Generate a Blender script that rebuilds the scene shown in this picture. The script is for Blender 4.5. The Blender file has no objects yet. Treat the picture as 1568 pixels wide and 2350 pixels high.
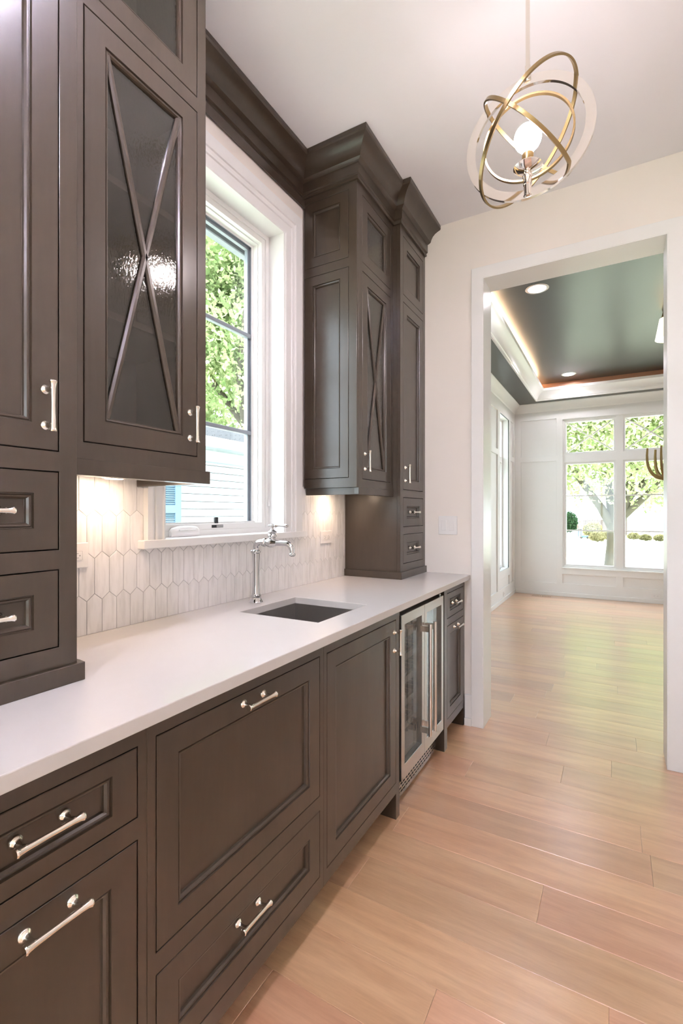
import bpy, bmesh, math, random
import numpy as np
from mathutils import Vector, Matrix

S = bpy.context.scene
COL = S.collection
R = math.radians

# ------------------------------------------------------------------ camera
IW, IH = 1568.0, 2350.0
FPX = 1092.0
cam = bpy.data.cameras.new('camera')
cam.sensor_fit = 'HORIZONTAL'
cam.sensor_width = 36.0
cam.lens = 36.0 * FPX / IW
cam.shift_y = 2.0 / IW
cam.clip_start = 0.02
cam.clip_end = 500
camo = bpy.data.objects.new('camera', cam)
COL.objects.link(camo)
camo.location = (1.4125, 0.0, 1.291)
camo.rotation_euler = (R(90), 0, math.atan(627.0 / 1092.0))
S.camera = camo

# ------------------------------------------------------------------ view, world, sun, portals
S.view_settings.view_transform = 'Standard'
S.view_settings.look = 'None'
S.view_settings.gamma = 1.0
S.view_settings.use_curve_mapping = False
S.view_settings.exposure = 2.00

W = bpy.data.worlds.new('sky')
S.world = W
W.use_nodes = True
_bg = W.node_tree.nodes['Background']
_bg.inputs['Color'].default_value = (0.80, 0.90, 1.0, 1)
_bg.inputs['Strength'].default_value = 2.2

sun = bpy.data.lights.new('sun', 'SUN')
sun.energy = 3.0
sun.angle = R(1.0)
sun.color = (1.0, 0.96, 0.88)
suno = bpy.data.objects.new('sun', sun)
COL.objects.link(suno)
suno.location = (8, -8, 12)
suno.rotation_euler = Vector((-0.62, 0.50, -0.85)).to_track_quat('-Z', 'Y').to_euler()

def portal(loc, direction, sx, sy):
    l = bpy.data.lights.new('window_portal', 'AREA')
    l.shape = 'RECTANGLE'; l.size = sx; l.size_y = sy
    l.cycles.is_portal = True
    o = bpy.data.objects.new('window_portal', l)
    COL.objects.link(o)
    o.location = loc
    o.rotation_euler = Vector(direction).to_track_quat('-Z', 'Z').to_euler()
portal((-0.30, 1.52, 1.93), (1, 0, 0), 0.75, 1.5)
portal((1.87, 8.33, 1.6), (0, -1, 0), 2.4, 2.4)
portal((-0.30, 7.15, 1.55), (1, 0, 0), 0.5, 2.2)
portal((1.0, -3.82, 1.55), (0, 1, 0), 2.6, 2.3)

# ------------------------------------------------------------------ materials
MATS = {}
def nmat(name):
    m = bpy.data.materials.new(name); m.use_nodes = True
    nt = m.node_tree
    b = nt.nodes['Principled BSDF']
    MATS[name] = m
    return m, nt, b

def plain(name, col, rough=0.5, metal=0.0, spec=0.5, coat=0.0, noise=0.0, nscale=40.0, bump=0.0, emit=0.0, ecol=None):
    m, nt, b = nmat(name)
    b.inputs['Base Color'].default_value = (*col, 1)
    b.inputs['Roughness'].default_value = rough
    b.inputs['Metallic'].default_value = metal
    b.inputs['Specular IOR Level'].default_value = spec
    if coat:
        b.inputs['Coat Weight'].default_value = coat
        b.inputs['Coat Roughness'].default_value = 0.12
    if emit:
        b.inputs['Emission Color'].default_value = (*(ecol or col), 1)
        b.inputs['Emission Strength'].default_value = emit
    if noise or bump:
        tc = nt.nodes.new('ShaderNodeTexCoord')
        nz = nt.nodes.new('ShaderNodeTexNoise')
        nz.inputs['Scale'].default_value = nscale
        nz.inputs['Detail'].default_value = 3
        nt.links.new(tc.outputs['Object'], nz.inputs['Vector'])
        if noise:
            mx = nt.nodes.new('ShaderNodeMix'); mx.data_type = 'RGBA'
            mx.inputs['A'].default_value = (*[c * (1 - noise) for c in col], 1)
            mx.inputs['B'].default_value = (*[min(1, c * (1 + noise)) for c in col], 1)
            nt.links.new(nz.outputs['Fac'], mx.inputs['Factor'])
            nt.links.new(mx.outputs['Result'], b.inputs['Base Color'])
        if bump:
            bp = nt.nodes.new('ShaderNodeBump')
            bp.inputs['Strength'].default_value = bump
            bp.inputs['Distance'].default_value = 0.002
            nt.links.new(nz.outputs['Fac'], bp.inputs['Height'])
            nt.links.new(bp.outputs['Normal'], b.inputs['Normal'])
    return m

def wood(name, c1, c2, rough, stretch, rand=0.0, scale=1.0, coat_ior=1.5, coat=0.0, bump=0.05):
    """grain stretched along one axis; colour varies from piece to piece by object"""
    m, nt, b = nmat(name)
    N = nt.nodes.new; L = nt.links.new
    tc = N('ShaderNodeTexCoord'); oi = N('ShaderNodeObjectInfo')
    geo = N('ShaderNodeNewGeometry')
    add = N('ShaderNodeVectorMath'); add.operation = 'MULTIPLY_ADD'
    cr = N('ShaderNodeCombineXYZ')
    for k in 'XYZ': L(oi.outputs['Random'], cr.inputs[k])
    add.inputs[1].default_value = (37, 23, 11)
    L(cr.outputs['Vector'], add.inputs[0]); L(geo.outputs['Position'], add.inputs[2])
    mp = N('ShaderNodeMapping'); mp.inputs['Scale'].default_value = stretch
    L(add.outputs['Vector'], mp.inputs['Vector'])
    n1 = N('ShaderNodeTexNoise'); n1.inputs['Scale'].default_value = 3.0 * scale
    n1.inputs['Detail'].default_value = 6; n1.inputs['Distortion'].default_value = 0.6
    L(mp.outputs['Vector'], n1.inputs['Vector'])
    n2 = N('ShaderNodeTexNoise'); n2.inputs['Scale'].default_value = 28.0 * scale
    n2.inputs['Detail'].default_value = 3
    L(mp.outputs['Vector'], n2.inputs['Vector'])
    mx = N('ShaderNodeMath'); mx.operation = 'MULTIPLY_ADD'
    mx.inputs[1].default_value = 0.30
    L(n2.outputs['Fac'], mx.inputs[0]); L(n1.outputs['Fac'], mx.inputs[2])
    ramp = N('ShaderNodeValToRGB')
    ramp.color_ramp.elements[0].position = 0.42; ramp.color_ramp.elements[0].color = (*c1, 1)
    ramp.color_ramp.elements[1].position = 0.88; ramp.color_ramp.elements[1].color = (*c2, 1)
    L(mx.outputs['Value'], ramp.inputs['Fac'])
    out = ramp.outputs['Color']
    if rand:
        hs = N('ShaderNodeHueSaturation')
        mr = N('ShaderNodeMapRange'); mr.inputs['To Min'].default_value = 1 - rand; mr.inputs['To Max'].default_value = 1 + rand
        L(oi.outputs['Random'], mr.inputs['Value']); L(mr.outputs['Result'], hs.inputs['Value'])
        wn = N('ShaderNodeTexWhiteNoise'); wn.noise_dimensions = '1D'
        L(oi.outputs['Random'], wn.inputs['W'])
        mh = N('ShaderNodeMapRange'); mh.inputs['To Min'].default_value = 0.490; mh.inputs['To Max'].default_value = 0.506
        L(wn.outputs['Value'], mh.inputs['Value']); L(mh.outputs['Result'], hs.inputs['Hue'])
        L(out, hs.inputs['Color']); out = hs.outputs['Color']
    L(out, b.inputs['Base Color'])
    b.inputs['Roughness'].default_value = rough
    if coat:
        b.inputs['Coat Weight'].default_value = coat; b.inputs['Coat Roughness'].default_value = 0.28; b.inputs['Coat IOR'].default_value = coat_ior
    if bump:
        bp = N('ShaderNodeBump'); bp.inputs['Strength'].default_value = bump; bp.inputs['Distance'].default_value = 0.001
        L(n2.outputs['Fac'], bp.inputs['Height']); L(bp.outputs['Normal'], b.inputs['Normal'])
    return m

wood('cabinet_wood', (0.045, 0.0310, 0.0205), (0.058, 0.0400, 0.0270), 0.27, (3, 3, 0.5), bump=0.015, coat=0.35)
wood('cabinet_wood_inner', (0.075, 0.052, 0.038), (0.105, 0.074, 0.055), 0.5, (3, 3, 0.5), bump=0.0)
wood('oak', (0.62, 0.335, 0.180), (0.84, 0.53, 0.31), 0.30, (0.55, 5.0, 5.0), rand=0.11, scale=1.3, bump=0.05, coat=1.0, coat_ior=1.9)
plain('wall_paint', (0.88, 0.815, 0.75), 0.6, noise=0.01, nscale=6)
plain('ceiling_paint', (0.86, 0.845, 0.865), 0.7, noise=0.01, nscale=6)
plain('trim_paint', (0.86, 0.85, 0.83), 0.32, noise=0.008, nscale=9)
plain('quartz', (0.63, 0.605, 0.58), 0.16, noise=0.015, nscale=25)
plain('grout', (0.46, 0.45, 0.45), 0.85, noise=0.05)
plain('chrome', (0.66, 0.67, 0.69), 0.05, metal=1.0, noise=0.005)
plain('nickel', (0.80, 0.76, 0.69), 0.12, metal=1.0, noise=0.005)
plain('nickel_bright', (0.90, 0.87, 0.83), 0.06, metal=1.0, noise=0.005)
plain('brass', (0.30, 0.212, 0.098), 0.30, metal=1.0, noise=0.05, nscale=60)
plain('brass_dark', (0.34, 0.24, 0.10), 0.35, metal=1.0, noise=0.05, nscale=60)
plain('stainless', (0.47, 0.455, 0.44), 0.24, metal=1.0, noise=0.03, nscale=80)
plain('stainless_bright', (0.72, 0.69, 0.66), 0.2, metal=1.0, noise=0.02, nscale=80)
plain('stainless_sink', (0.44, 0.42, 0.41), 0.36, metal=1.0, noise=0.03, nscale=80)
plain('black', (0.012, 0.012, 0.013), 0.45, noise=0.1)
plain('dark_liner', (0.05, 0.045, 0.04), 0.6, noise=0.1)
plain('plastic_white', (0.86, 0.84, 0.82), 0.35, noise=0.005)
plain('plastic_grey', (0.40, 0.40, 0.40), 0.4, noise=0.02)
plain('maple_liner', (0.70, 0.64, 0.57), 0.35, noise=0.04, nscale=12)
plain('charcoal_paint', (0.050, 0.052, 0.046), 0.30, noise=0.03, nscale=5)
plain('copper_paint', (0.62, 0.33, 0.20), 0.35, metal=0.25, noise=0.03)
plain('frame_grey', (0.30, 0.33, 0.37), 0.4, noise=0.02)
plain('siding', (0.62, 0.66, 0.70), 0.6, noise=0.02)
plain('shutter_blue', (0.11, 0.19, 0.27), 0.5, noise=0.03)
plain('shingle', (0.10, 0.105, 0.115), 0.85, noise=0.25, nscale=25)
plain('brick_white', (0.82, 0.83, 0.84), 0.7, noise=0.06, nscale=30, bump=0.3)
plain('lawn', (0.56, 0.59, 0.44), 0.9, noise=0.08, nscale=3)
plain('bark', (0.085, 0.072, 0.052), 0.85, noise=0.25, nscale=6, bump=0.1)
plain('fence_wood', (0.07, 0.052, 0.046), 0.8, noise=0.25, nscale=9)
plain('skin', (0.30, 0.19, 0.13), 0.6, noise=0.02)
plain('hair', (0.22, 0.13, 0.06), 0.7, noise=0.1)
plain('pale_cloth', (0.27, 0.22, 0.22), 0.8, noise=0.03)
plain('denim', (0.13, 0.15, 0.19), 0.8, noise=0.05)
plain('blue_plastic', (0.08, 0.22, 0.55), 0.4, noise=0.03)
plain('bulb_glass', (1, 0.95, 0.88), 0.3, emit=36.0, ecol=(1.0, 0.88, 0.92), noise=0.001)
plain('added_can_lens', (1, 0.95, 0.88), 0.3, emit=225.0, ecol=(1.0, 0.95, 1.17), noise=0.001)
plain('can_lens_far', (1, 0.95, 0.88), 0.3, emit=115.0, ecol=(0.98, 0.95, 1.06), noise=0.001)
plain('puck_lens', (1, 0.9, 0.8), 0.3, emit=22.0, ecol=(1.0, 0.76, 0.55), noise=0.001)
plain('led_strip', (1, 0.9, 0.7), 0.3, emit=8.0, ecol=(1.0, 0.80, 0.55), noise=0.001)
plain('lamp_shade', (0.95, 0.90, 0.72), 0.7, emit=0.85, ecol=(1.0, 0.93, 0.66), noise=0.01)

def marble():
    m, nt, b = nmat('tile_marble')
    N = nt.nodes.new; L = nt.links.new
    geo = N('ShaderNodeNewGeometry'); oi = N('ShaderNodeObjectInfo')
    cr = N('ShaderNodeCombineXYZ')
    for k in 'XYZ': L(oi.outputs['Random'], cr.inputs[k])
    ma = N('ShaderNodeVectorMath'); ma.operation = 'MULTIPLY_ADD'; ma.inputs[1].default_value = (31, 17, 53)
    L(cr.outputs['Vector'], ma.inputs[0]); L(geo.outputs['Position'], ma.inputs[2])
    mp = N('ShaderNodeMapping'); mp.inputs['Scale'].default_value = (1, 9, 1.4)
    L(ma.outputs['Vector'], mp.inputs['Vector'])
    nz = N('ShaderNodeTexNoise'); nz.inputs['Scale'].default_value = 7; nz.inputs['Detail'].default_value = 4
    L(mp.outputs['Vector'], nz.inputs['Vector'])
    rp = N('ShaderNodeValToRGB')
    rp.color_ramp.elements[0].position = 0.3; rp.color_ramp.elements[0].color = (0.78, 0.76, 0.74, 1)
    rp.color_ramp.elements[1].position = 0.55; rp.color_ramp.elements[1].color = (0.90, 0.88, 0.865, 1)
    L(nz.outputs['Fac'], rp.inputs['Fac'])
    hs = N('ShaderNodeHueSaturation')
    mr = N('ShaderNodeMapRange'); mr.inputs['To Min'].default_value = 0.95; mr.inputs['To Max'].default_value = 1.03
    L(oi.outputs['Random'], mr.inputs['Value']); L(mr.outputs['Result'], hs.inputs['Value'])
    L(rp.outputs['Color'], hs.inputs['Color']); L(hs.outputs['Color'], b.inputs['Base Color'])
    b.inputs['Roughness'].default_value = 0.28
marble()

def sheet_ior(nt, fr, ior):
    """both faces of a thin sheet reflect alike (no total internal reflection, as the sheet does not bend the ray)"""
    ge = nt.nodes.new('ShaderNodeNewGeometry')
    mr = nt.nodes.new('ShaderNodeMapRange')
    mr.inputs['To Min'].default_value = ior; mr.inputs['To Max'].default_value = 1.0 / ior
    nt.links.new(ge.outputs['Backfacing'], mr.inputs['Value'])
    nt.links.new(mr.outputs['Result'], fr.inputs['IOR'])

def window_glass():
    m = bpy.data.materials.new('window_glass'); m.use_nodes = True; MATS['window_glass'] = m
    nt = m.node_tree; nt.nodes.clear()
    N = nt.nodes.new; L = nt.links.new
    o = N('ShaderNodeOutputMaterial'); t = N('ShaderNodeBsdfTransparent'); g = N('ShaderNodeBsdfGlossy')
    t.inputs['Color'].default_value = (0.97, 0.985, 0.98, 1)
    g.inputs['Roughness'].default_value = 0.02
    fr = N('ShaderNodeFresnel'); sheet_ior(nt, fr, 1.45)
    mx = N('ShaderNodeMixShader')
    L(fr.outputs['Fac'], mx.inputs['Fac']); L(t.outputs[0], mx.inputs[1]); L(g.outputs[0], mx.inputs[2])
    L(mx.outputs[0], o.inputs['Surface'])
window_glass()

def rain_glass():
    m = bpy.data.materials.new('rain_glass'); m.use_nodes = True; MATS['rain_glass'] = m
    nt = m.node_tree; nt.nodes.clear()
    N = nt.nodes.new; L = nt.links.new
    o = N('ShaderNodeOutputMaterial'); t = N('ShaderNodeBsdfTransparent'); g = N('ShaderNodeBsdfGlossy')
    t.inputs['Color'].default_value = (0.62, 0.60, 0.58, 1)
    g.inputs['Roughness'].default_value = 0.05
    g.inputs['Color'].default_value = (0.95, 0.93, 0.90, 1)
    geo = N('ShaderNodeNewGeometry')
    mp = N('ShaderNodeMapping'); mp.inputs['Scale'].default_value = (1, 1, 0.42)
    L(geo.outputs['Position'], mp.inputs['Vector'])
    nz = N('ShaderNodeTexNoise'); nz.inputs['Scale'].default_value = 190; nz.inputs['Detail'].default_value = 2
    L(mp.outputs['Vector'], nz.inputs['Vector'])
    bp = N('ShaderNodeBump'); bp.inputs['Strength'].default_value = 0.13; bp.inputs['Distance'].default_value = 0.004
    L(nz.outputs['Fac'], bp.inputs['Height'])
    L(bp.outputs['Normal'], g.inputs['Normal'])
    fr = N('ShaderNodeFresnel'); sheet_ior(nt, fr, 1.75)
    L(bp.outputs['Normal'], fr.inputs['Normal'])
    mx = N('ShaderNodeMixShader')
    L(fr.outputs['Fac'], mx.inputs['Fac']); L(t.outputs[0], mx.inputs[1]); L(g.outputs[0], mx.inputs[2])
    L(mx.outputs[0], o.inputs['Surface'])
rain_glass()

def leafmat(name, c1, c2):
    m = bpy.data.materials.new(name); m.use_nodes = True; MATS[name] = m
    nt = m.node_tree; nt.nodes.clear()
    N = nt.nodes.new; L = nt.links.new
    o = N('ShaderNodeOutputMaterial'); d = N('ShaderNodeBsdfDiffuse'); t = N('ShaderNodeBsdfTranslucent'); mx = N('ShaderNodeMixShader')
    geo = N('ShaderNodeNewGeometry')
    nz = N('ShaderNodeTexNoise'); nz.inputs['Scale'].default_value = 1.7; nz.inputs['Detail'].default_value = 5
    L(geo.outputs['Position'], nz.inputs['Vector'])
    rp = N('ShaderNodeValToRGB')
    rp.color_ramp.elements[0].position = 0.35; rp.color_ramp.elements[0].color = (*c1, 1)
    rp.color_ramp.elements[1].position = 0.68; rp.color_ramp.elements[1].color = (*c2, 1)
    L(nz.outputs['Fac'], rp.inputs['Fac'])
    L(rp.outputs['Color'], d.inputs['Color']); L(rp.outputs['Color'], t.inputs['Color'])
    mx.inputs['Fac'].default_value = 0.5
    L(d.outputs[0], mx.inputs[1]); L(t.outputs[0], mx.inputs[2]); L(mx.outputs[0], o.inputs['Surface'])
leafmat('leaf_maple', (0.22, 0.29, 0.11), (0.66, 0.69, 0.44))
leafmat('leaf_green', (0.18, 0.27, 0.10), (0.60, 0.66, 0.38))
leafmat('leaf_dark', (0.025, 0.06, 0.028), (0.05, 0.11, 0.045))
leafmat('leaf_yellow', (0.30, 0.27, 0.13), (0.46, 0.42, 0.24))

# ------------------------------------------------------------------ mesh helpers
def FX(x0):  return lambda a, b, n: (x0 + n, a, b)       # faces +x, a = y, b = z
def FXm(x0): return lambda a, b, n: (x0 - n, -a, b)      # faces -x, a = -y
def FYm(y0): return lambda a, b, n: (a, y0 - n, b)       # faces -y, a = x, b = z
def FYp(y0): return lambda a, b, n: (-a, y0 + n, b)      # faces +y, a = -x
def FD(z0):  return lambda a, b, n: (b, a, z0 - n)       # faces down, a = y, b = x
def FU(z0):  return lambda a, b, n: (a, b, z0 + n)       # faces up, a = x, b = y
ID = lambda a, b, n: (a, b, n)

class MB:
    def __init__(self, mp=ID):
        self.v = []; self.f = []; self.mp = mp
    def add(self, vs, fs):
        k = len(self.v)
        self.v += [self.mp(*p) for p in vs]
        self.f += [tuple(i + k for i in q) for q in fs]
        return self
    def box(self, a0, a1, b0, b1, n0, n1):
        vs = [(a, b, n) for n in (n0, n1) for b in (b0, b1) for a in (a0, a1)]
        return self.add(vs, [(0, 2, 3, 1), (4, 5, 7, 6), (0, 1, 5, 4), (2, 6, 7, 3), (0, 4, 6, 2), (1, 3, 7, 5)])
    def plate(self, a0, a1, b0, b1, n0, n1, holes=()):
        A = sorted(set([a0, a1] + [h[i] for h in holes for i in (0, 1) if a0 < h[i] < a1]))
        B = sorted(set([b0, b1] + [h[i] for h in holes for i in (2, 3) if b0 < h[i] < b1]))
        def solid(i, j):
            if not (0 <= i < len(A) - 1 and 0 <= j < len(B) - 1): return False
            ca, cb = (A[i] + A[i + 1]) / 2, (B[j] + B[j + 1]) / 2
            return not any(h[0] < ca < h[1] and h[2] < cb < h[3] for h in holes)
        idx = {}
        def vid(i, j, n):
            key = (i, j, n)
            if key not in idx:
                idx[key] = len(self.v); self.v.append(self.mp(A[i], B[j], n))
            return idx[key]
        for i in range(len(A) - 1):
            for j in range(len(B) - 1):
                if not solid(i, j): continue
                q = [(i, j), (i + 1, j), (i + 1, j + 1), (i, j + 1)]
                self.f.append(tuple(vid(*p, n1) for p in q))
                self.f.append(tuple(vid(*p, n0) for p in q[::-1]))
                for (di, dj, e) in ((0, -1, (0, 1)), (1, 0, (1, 2)), (0, 1, (2, 3)), (-1, 0, (3, 0))):
                    if not solid(i + di, j + dj):
                        p, r = q[e[0]], q[e[1]]
                        self.f.append((vid(*p, n0), vid(*r, n0), vid(*r, n1), vid(*p, n1)))
        return self
    def rings(self, a0, a1, b0, b1, prof, cap=False):
        """nested rectangles: prof = [(inset, n), ...] ; optional flat cap on the last ring"""
        k0 = len(self.v)
        for ins, n in prof:
            for (a, b) in ((a0 + ins, b0 + ins), (a1 - ins, b0 + ins), (a1 - ins, b1 - ins), (a0 + ins, b1 - ins)):
                self.v.append(self.mp(a, b, n))
        for r in range(len(prof) - 1):
            for i in range(4):
                p = k0 + r * 4
                self.f.append((p + i, p + (i + 1) % 4, p + 4 + (i + 1) % 4, p + 4 + i))
        if cap:
            p = k0 + (len(prof) - 1) * 4
            self.f.append((p, p + 1, p + 2, p + 3))
        return self
    def lathe(self, prof, o=(0, 0, 0), ax=(0, 0, 1), seg=20, closed=False):
        ax = Vector(ax).normalized(); o = Vector(o)
        u = ax.orthogonal().normalized(); w = ax.cross(u)
        k0 = len(self.v); n = len(prof)
        for i in range(seg):
            t = 2 * math.pi * i / seg
            d = u * math.cos(t) + w * math.sin(t)
            for r, h in prof:
                self.v.append(tuple(o + ax * h + d * r))
        for i in range(seg):
            a, b = k0 + i * n, k0 + ((i + 1) % seg) * n
            for j in range(n - 1 + (1 if closed else 0)):
                j2 = (j + 1) % n
                self.f.append((a + j, b + j, b + j2, a + j2))
        if not closed:
            if prof[0][0] > 1e-5: self.f.append(tuple(k0 + i * n for i in range(seg))[::-1])
            if prof[-1][0] > 1e-5: self.f.append(tuple(k0 + i * n + n - 1 for i in range(seg)))
        return self
    def tube(self, pts, rad, seg=14, cap=True):
        pts = [Vector(p) for p in pts]
        if not hasattr(rad, '__len__'): rad = [rad] * len(pts)
        k0 = len(self.v)
        u = None
        for i, p in enumerate(pts):
            t = (pts[min(i + 1, len(pts) - 1)] - pts[max(i - 1, 0)]).normalized()
            u = t.orthogonal().normalized() if u is None else (u - t * u.dot(t)).normalized()
            w = t.cross(u)
            for j in range(seg):
                q = 2 * math.pi * j / seg
                self.v.append(tuple(p + (u * math.cos(q) + w * math.sin(q)) * rad[i]))
        for i in range(len(pts) - 1):
            for j in range(seg):
                a = k0 + i * seg + j; b = k0 + i * seg + (j + 1) % seg
                self.f.append((a, b, b + seg, a + seg))
        if cap:
            self.f.append(tuple(k0 + j for j in range(seg))[::-1])
            self.f.append(tuple(k0 + (len(pts) - 1) * seg + j for j in range(seg)))
        return self
    def sweep(self, path, prof, closed_path=False):
        """closed profile [(out, z)] along a plan polyline [(x, y)], out = right-hand side of travel"""
        P = [Vector(p) for p in path]; n = len(P); m = len(prof); k0 = len(self.v)
        def rn(a, b):
            d = (b - a).normalized(); return Vector((d.y, -d.x))
        for i in range(n):
            ns = []
            if i > 0 or closed_path: ns.append(rn(P[i - 1], P[i]))
            if i < n - 1 or closed_path: ns.append(rn(P[i], P[(i + 1) % n]))
            d = ns[0] if len(ns) == 1 else (ns[0] + ns[1]) / (1 + ns[0].dot(ns[1]))
            for o, z in prof:
                self.v.append((P[i].x + d.x * o, P[i].y + d.y * o, z))
        for i in range(n if closed_path else n - 1):
            a = k0 + i * m; b = k0 + ((i + 1) % n) * m
            for j in range(m):
                j2 = (j + 1) % m
                self.f.append((a + j, b + j, b + j2, a + j2))
        if not closed_path:
            self.f.append(tuple(k0 + j for j in range(m)))
            self.f.append(tuple(k0 + (n - 1) * m + j for j in range(m))[::-1])
        return self
    def build(self, name, mat, parent=None, bevel=0.0, smooth=False, origin=None, seg=1):
        bm = bmesh.new()
        vs = [bm.verts.new(p) for p in self.v]
        for q in self.f:
            try: bm.faces.new([vs[i] for i in q])
            except ValueError: pass
        bmesh.ops.remove_doubles(bm, verts=bm.verts, dist=1e-6)
        bmesh.ops.recalc_face_normals(bm, faces=bm.faces)
        if bevel:
            es = [e for e in bm.edges if len(e.link_faces) == 2 and e.calc_face_angle(0) > 0.6]
            bmesh.ops.bevel(bm, geom=es, offset=bevel, segments=seg, affect='EDGES', profile=0.5)
        if origin is None and parent is None and self.v:
            a = np.array([v.co for v in bm.verts]); lo, hi = a.min(0), a.max(0)
            origin = ((lo[0] + hi[0]) / 2, (lo[1] + hi[1]) / 2, lo[2])
        if origin is not None:
            bmesh.ops.translate(bm, verts=bm.verts, vec=-Vector(origin))
        me = bpy.data.meshes.new(name)
        bm.to_mesh(me); bm.free()
        if smooth:
            me.shade_smooth() if smooth is True else None
            if smooth != True:
                me.shade_smooth()
                me.set_sharp_from_angle(angle=smooth)
        me.materials.append(MATS[mat])
        o = bpy.data.objects.new(name, me)
        COL.objects.link(o)
        if origin is not None: o.location = origin
        if parent is not None: put_under(o, parent)
        return o

def world_loc(o):
    v = Vector(o.location)
    while o.parent is not None:
        o = o.parent; v = v + Vector(o.location)
    return v
def put_under(o, parent):
    """parent without moving (nothing in the scene that has children is rotated or scaled)"""
    o.location = Vector(o.location) - world_loc(parent)
    o.parent = parent

def tag(o, label, cat, group=None):
    o['label'] = label; o['category'] = cat
    if group: o['group'] = group
    return o
def struct(o, label=None):
    o['kind'] = 'structure'
    if label: o['label'] = label
    return o
def thing(name, loc, label, cat, group=None):
    o = bpy.data.objects.new(name, None); COL.objects.link(o)
    o.location = loc; o.empty_display_size = 0.05
    return tag(o, label, cat, group)
def stempty(name, loc, label=None):
    o = bpy.data.objects.new(name, None); COL.objects.link(o); o.location = loc; o.empty_display_size = 0.05
    return struct(o, label)

SM = R(35)

# ------------------------------------------------------------------ key dimensions (metres; tile face x = 0, camera y = 0)
CEIL = 3.095
YE = 2.905          # pantry side of the doorway wall
YW = 3.075          # its other side
XT, XU, XB = 0.361, 0.316, 0.615     # faces: towers, uppers, base cabinets
CT0, CT1 = 0.8855, 0.9144            # worktop
XR = 1.98           # opposite pantry wall (out of frame)
YB = -3.6           # rear wall (out of frame)
YF = 8.11           # far wall of the next room
FXR = 3.76          # its right wall
DX0, DX1, DZ = 0.728, 1.645, 2.697   # doorway opening

# ================================================================== SETTING
# ---- floor with planks
floor = struct(MB(FU(0)).box(-0.05, FXR + 0.1, YB - 0.1, YF + 0.1, -0.12, -0.0165).build('floor', 'grout', bevel=0), 'light oak plank floor running through both rooms')
random.seed(7)
PW = 0.178
known = {0: 0.615, 1: 1.199, 2: 0.629, 4: 1.504, 5: 0.774, 6: 1.188, 7: 1.399}
_pm = {}
def plank(x0, x1, y0, y1):
    key = (round(x1 - x0, 3), round(y1 - y0, 3))
    if key not in _pm:
        m = MB()
        hx, hy = (x1 - x0) / 2 - 0.0003, (y1 - y0) / 2 - 0.0003
        c = 0.0011
        m.add([(sx * hx, sy * hy, -0.016) for sx, sy in ((-1, -1), (1, -1), (1, 1), (-1, 1))]
              + [(sx * hx, sy * hy, -c * 0.8) for sx, sy in ((-1, -1), (1, -1), (1, 1), (-1, 1))]
              + [(sx * (hx - c), sy * (hy - c), 0) for sx, sy in ((-1, -1), (1, -1), (1, 1), (-1, 1))],
              [(0, 1, 5, 4), (1, 2, 6, 5), (2, 3, 7, 6), (3, 0, 4, 7), (4, 5, 9, 8), (5, 6, 10, 9), (6, 7, 11, 10), (7, 4, 8, 11), (8, 9, 10, 11), (3, 2, 1, 0)])
        o = m.build('plank', 'oak', origin=(0, 0, 0))
        _pm[key] = o.data
    else:
        o = bpy.data.objects.new('plank', _pm[key]); COL.objects.link(o)
    o.location = ((x0 + x1) / 2, (y0 + y1) / 2, 0)
    put_under(o, floor)
k = -10
while 1.426 + k * PW < YF:
    y0 = max(1.426 + k * PW, YB); y1 = min(1.426 + (k + 1) * PW, YF)
    pantry = y1 < YW - 0.05
    xa, xb = (0.0, XR) if pantry else (-0.02, FXR)
    if k in known: cuts = [known[k]]
    else: cuts = [xa + 0.25 + 1.35 * random.random()]
    while cuts[-1] + 1.1 < xb - 0.4: cuts.append(cuts[-1] + random.choice((1.07, 1.22, 1.52, 1.83)))
    while cuts[0] - 1.4 > xa + 0.2: cuts.insert(0, cuts[0] - 1.4)
    xs = [xa] + [c for c in cuts if xa + 0.12 < c < xb - 0.1] + [xb]
    for a, b in zip(xs, xs[1:]): plank(a, b, y0, y1)
    k += 1
# planks behind the camera, one wide run each
rear = MB(FU(0)).box(0, XR, YB, 1.426 - 10 * PW, -0.016, 0).build('plank_run', 'oak', floor)
rear['kind'] = 'stuff'

# ---- pantry walls
WZ0, WZ1, WY0, WY1 = 1.197, 2.661, 1.167, 1.875         # window opening
wl = struct(MB(FX(-0.008)).plate(YB, YE + 0.05, -0.1, 3.3, -0.235, 0.0, [(WY0, WY1, WZ0 - 0.03, WZ1)]).build('wall_left', 'wall_paint'),
            'white pantry wall with marble picket tile backsplash')
# grout bed behind the tiles
for (a0, a1, b0, b1) in ((0.40, 1.089, CT1 - 0.02, 1.43), (1.089, 2.022, CT1 - 0.02, 1.175), (2.022, 2.52, CT1 - 0.02, 1.43)):
    MB(FX(-0.0081)).box(a0, a1, b0, b1, 0, 0.0064).build('grout_bed', 'grout', wl)
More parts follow.
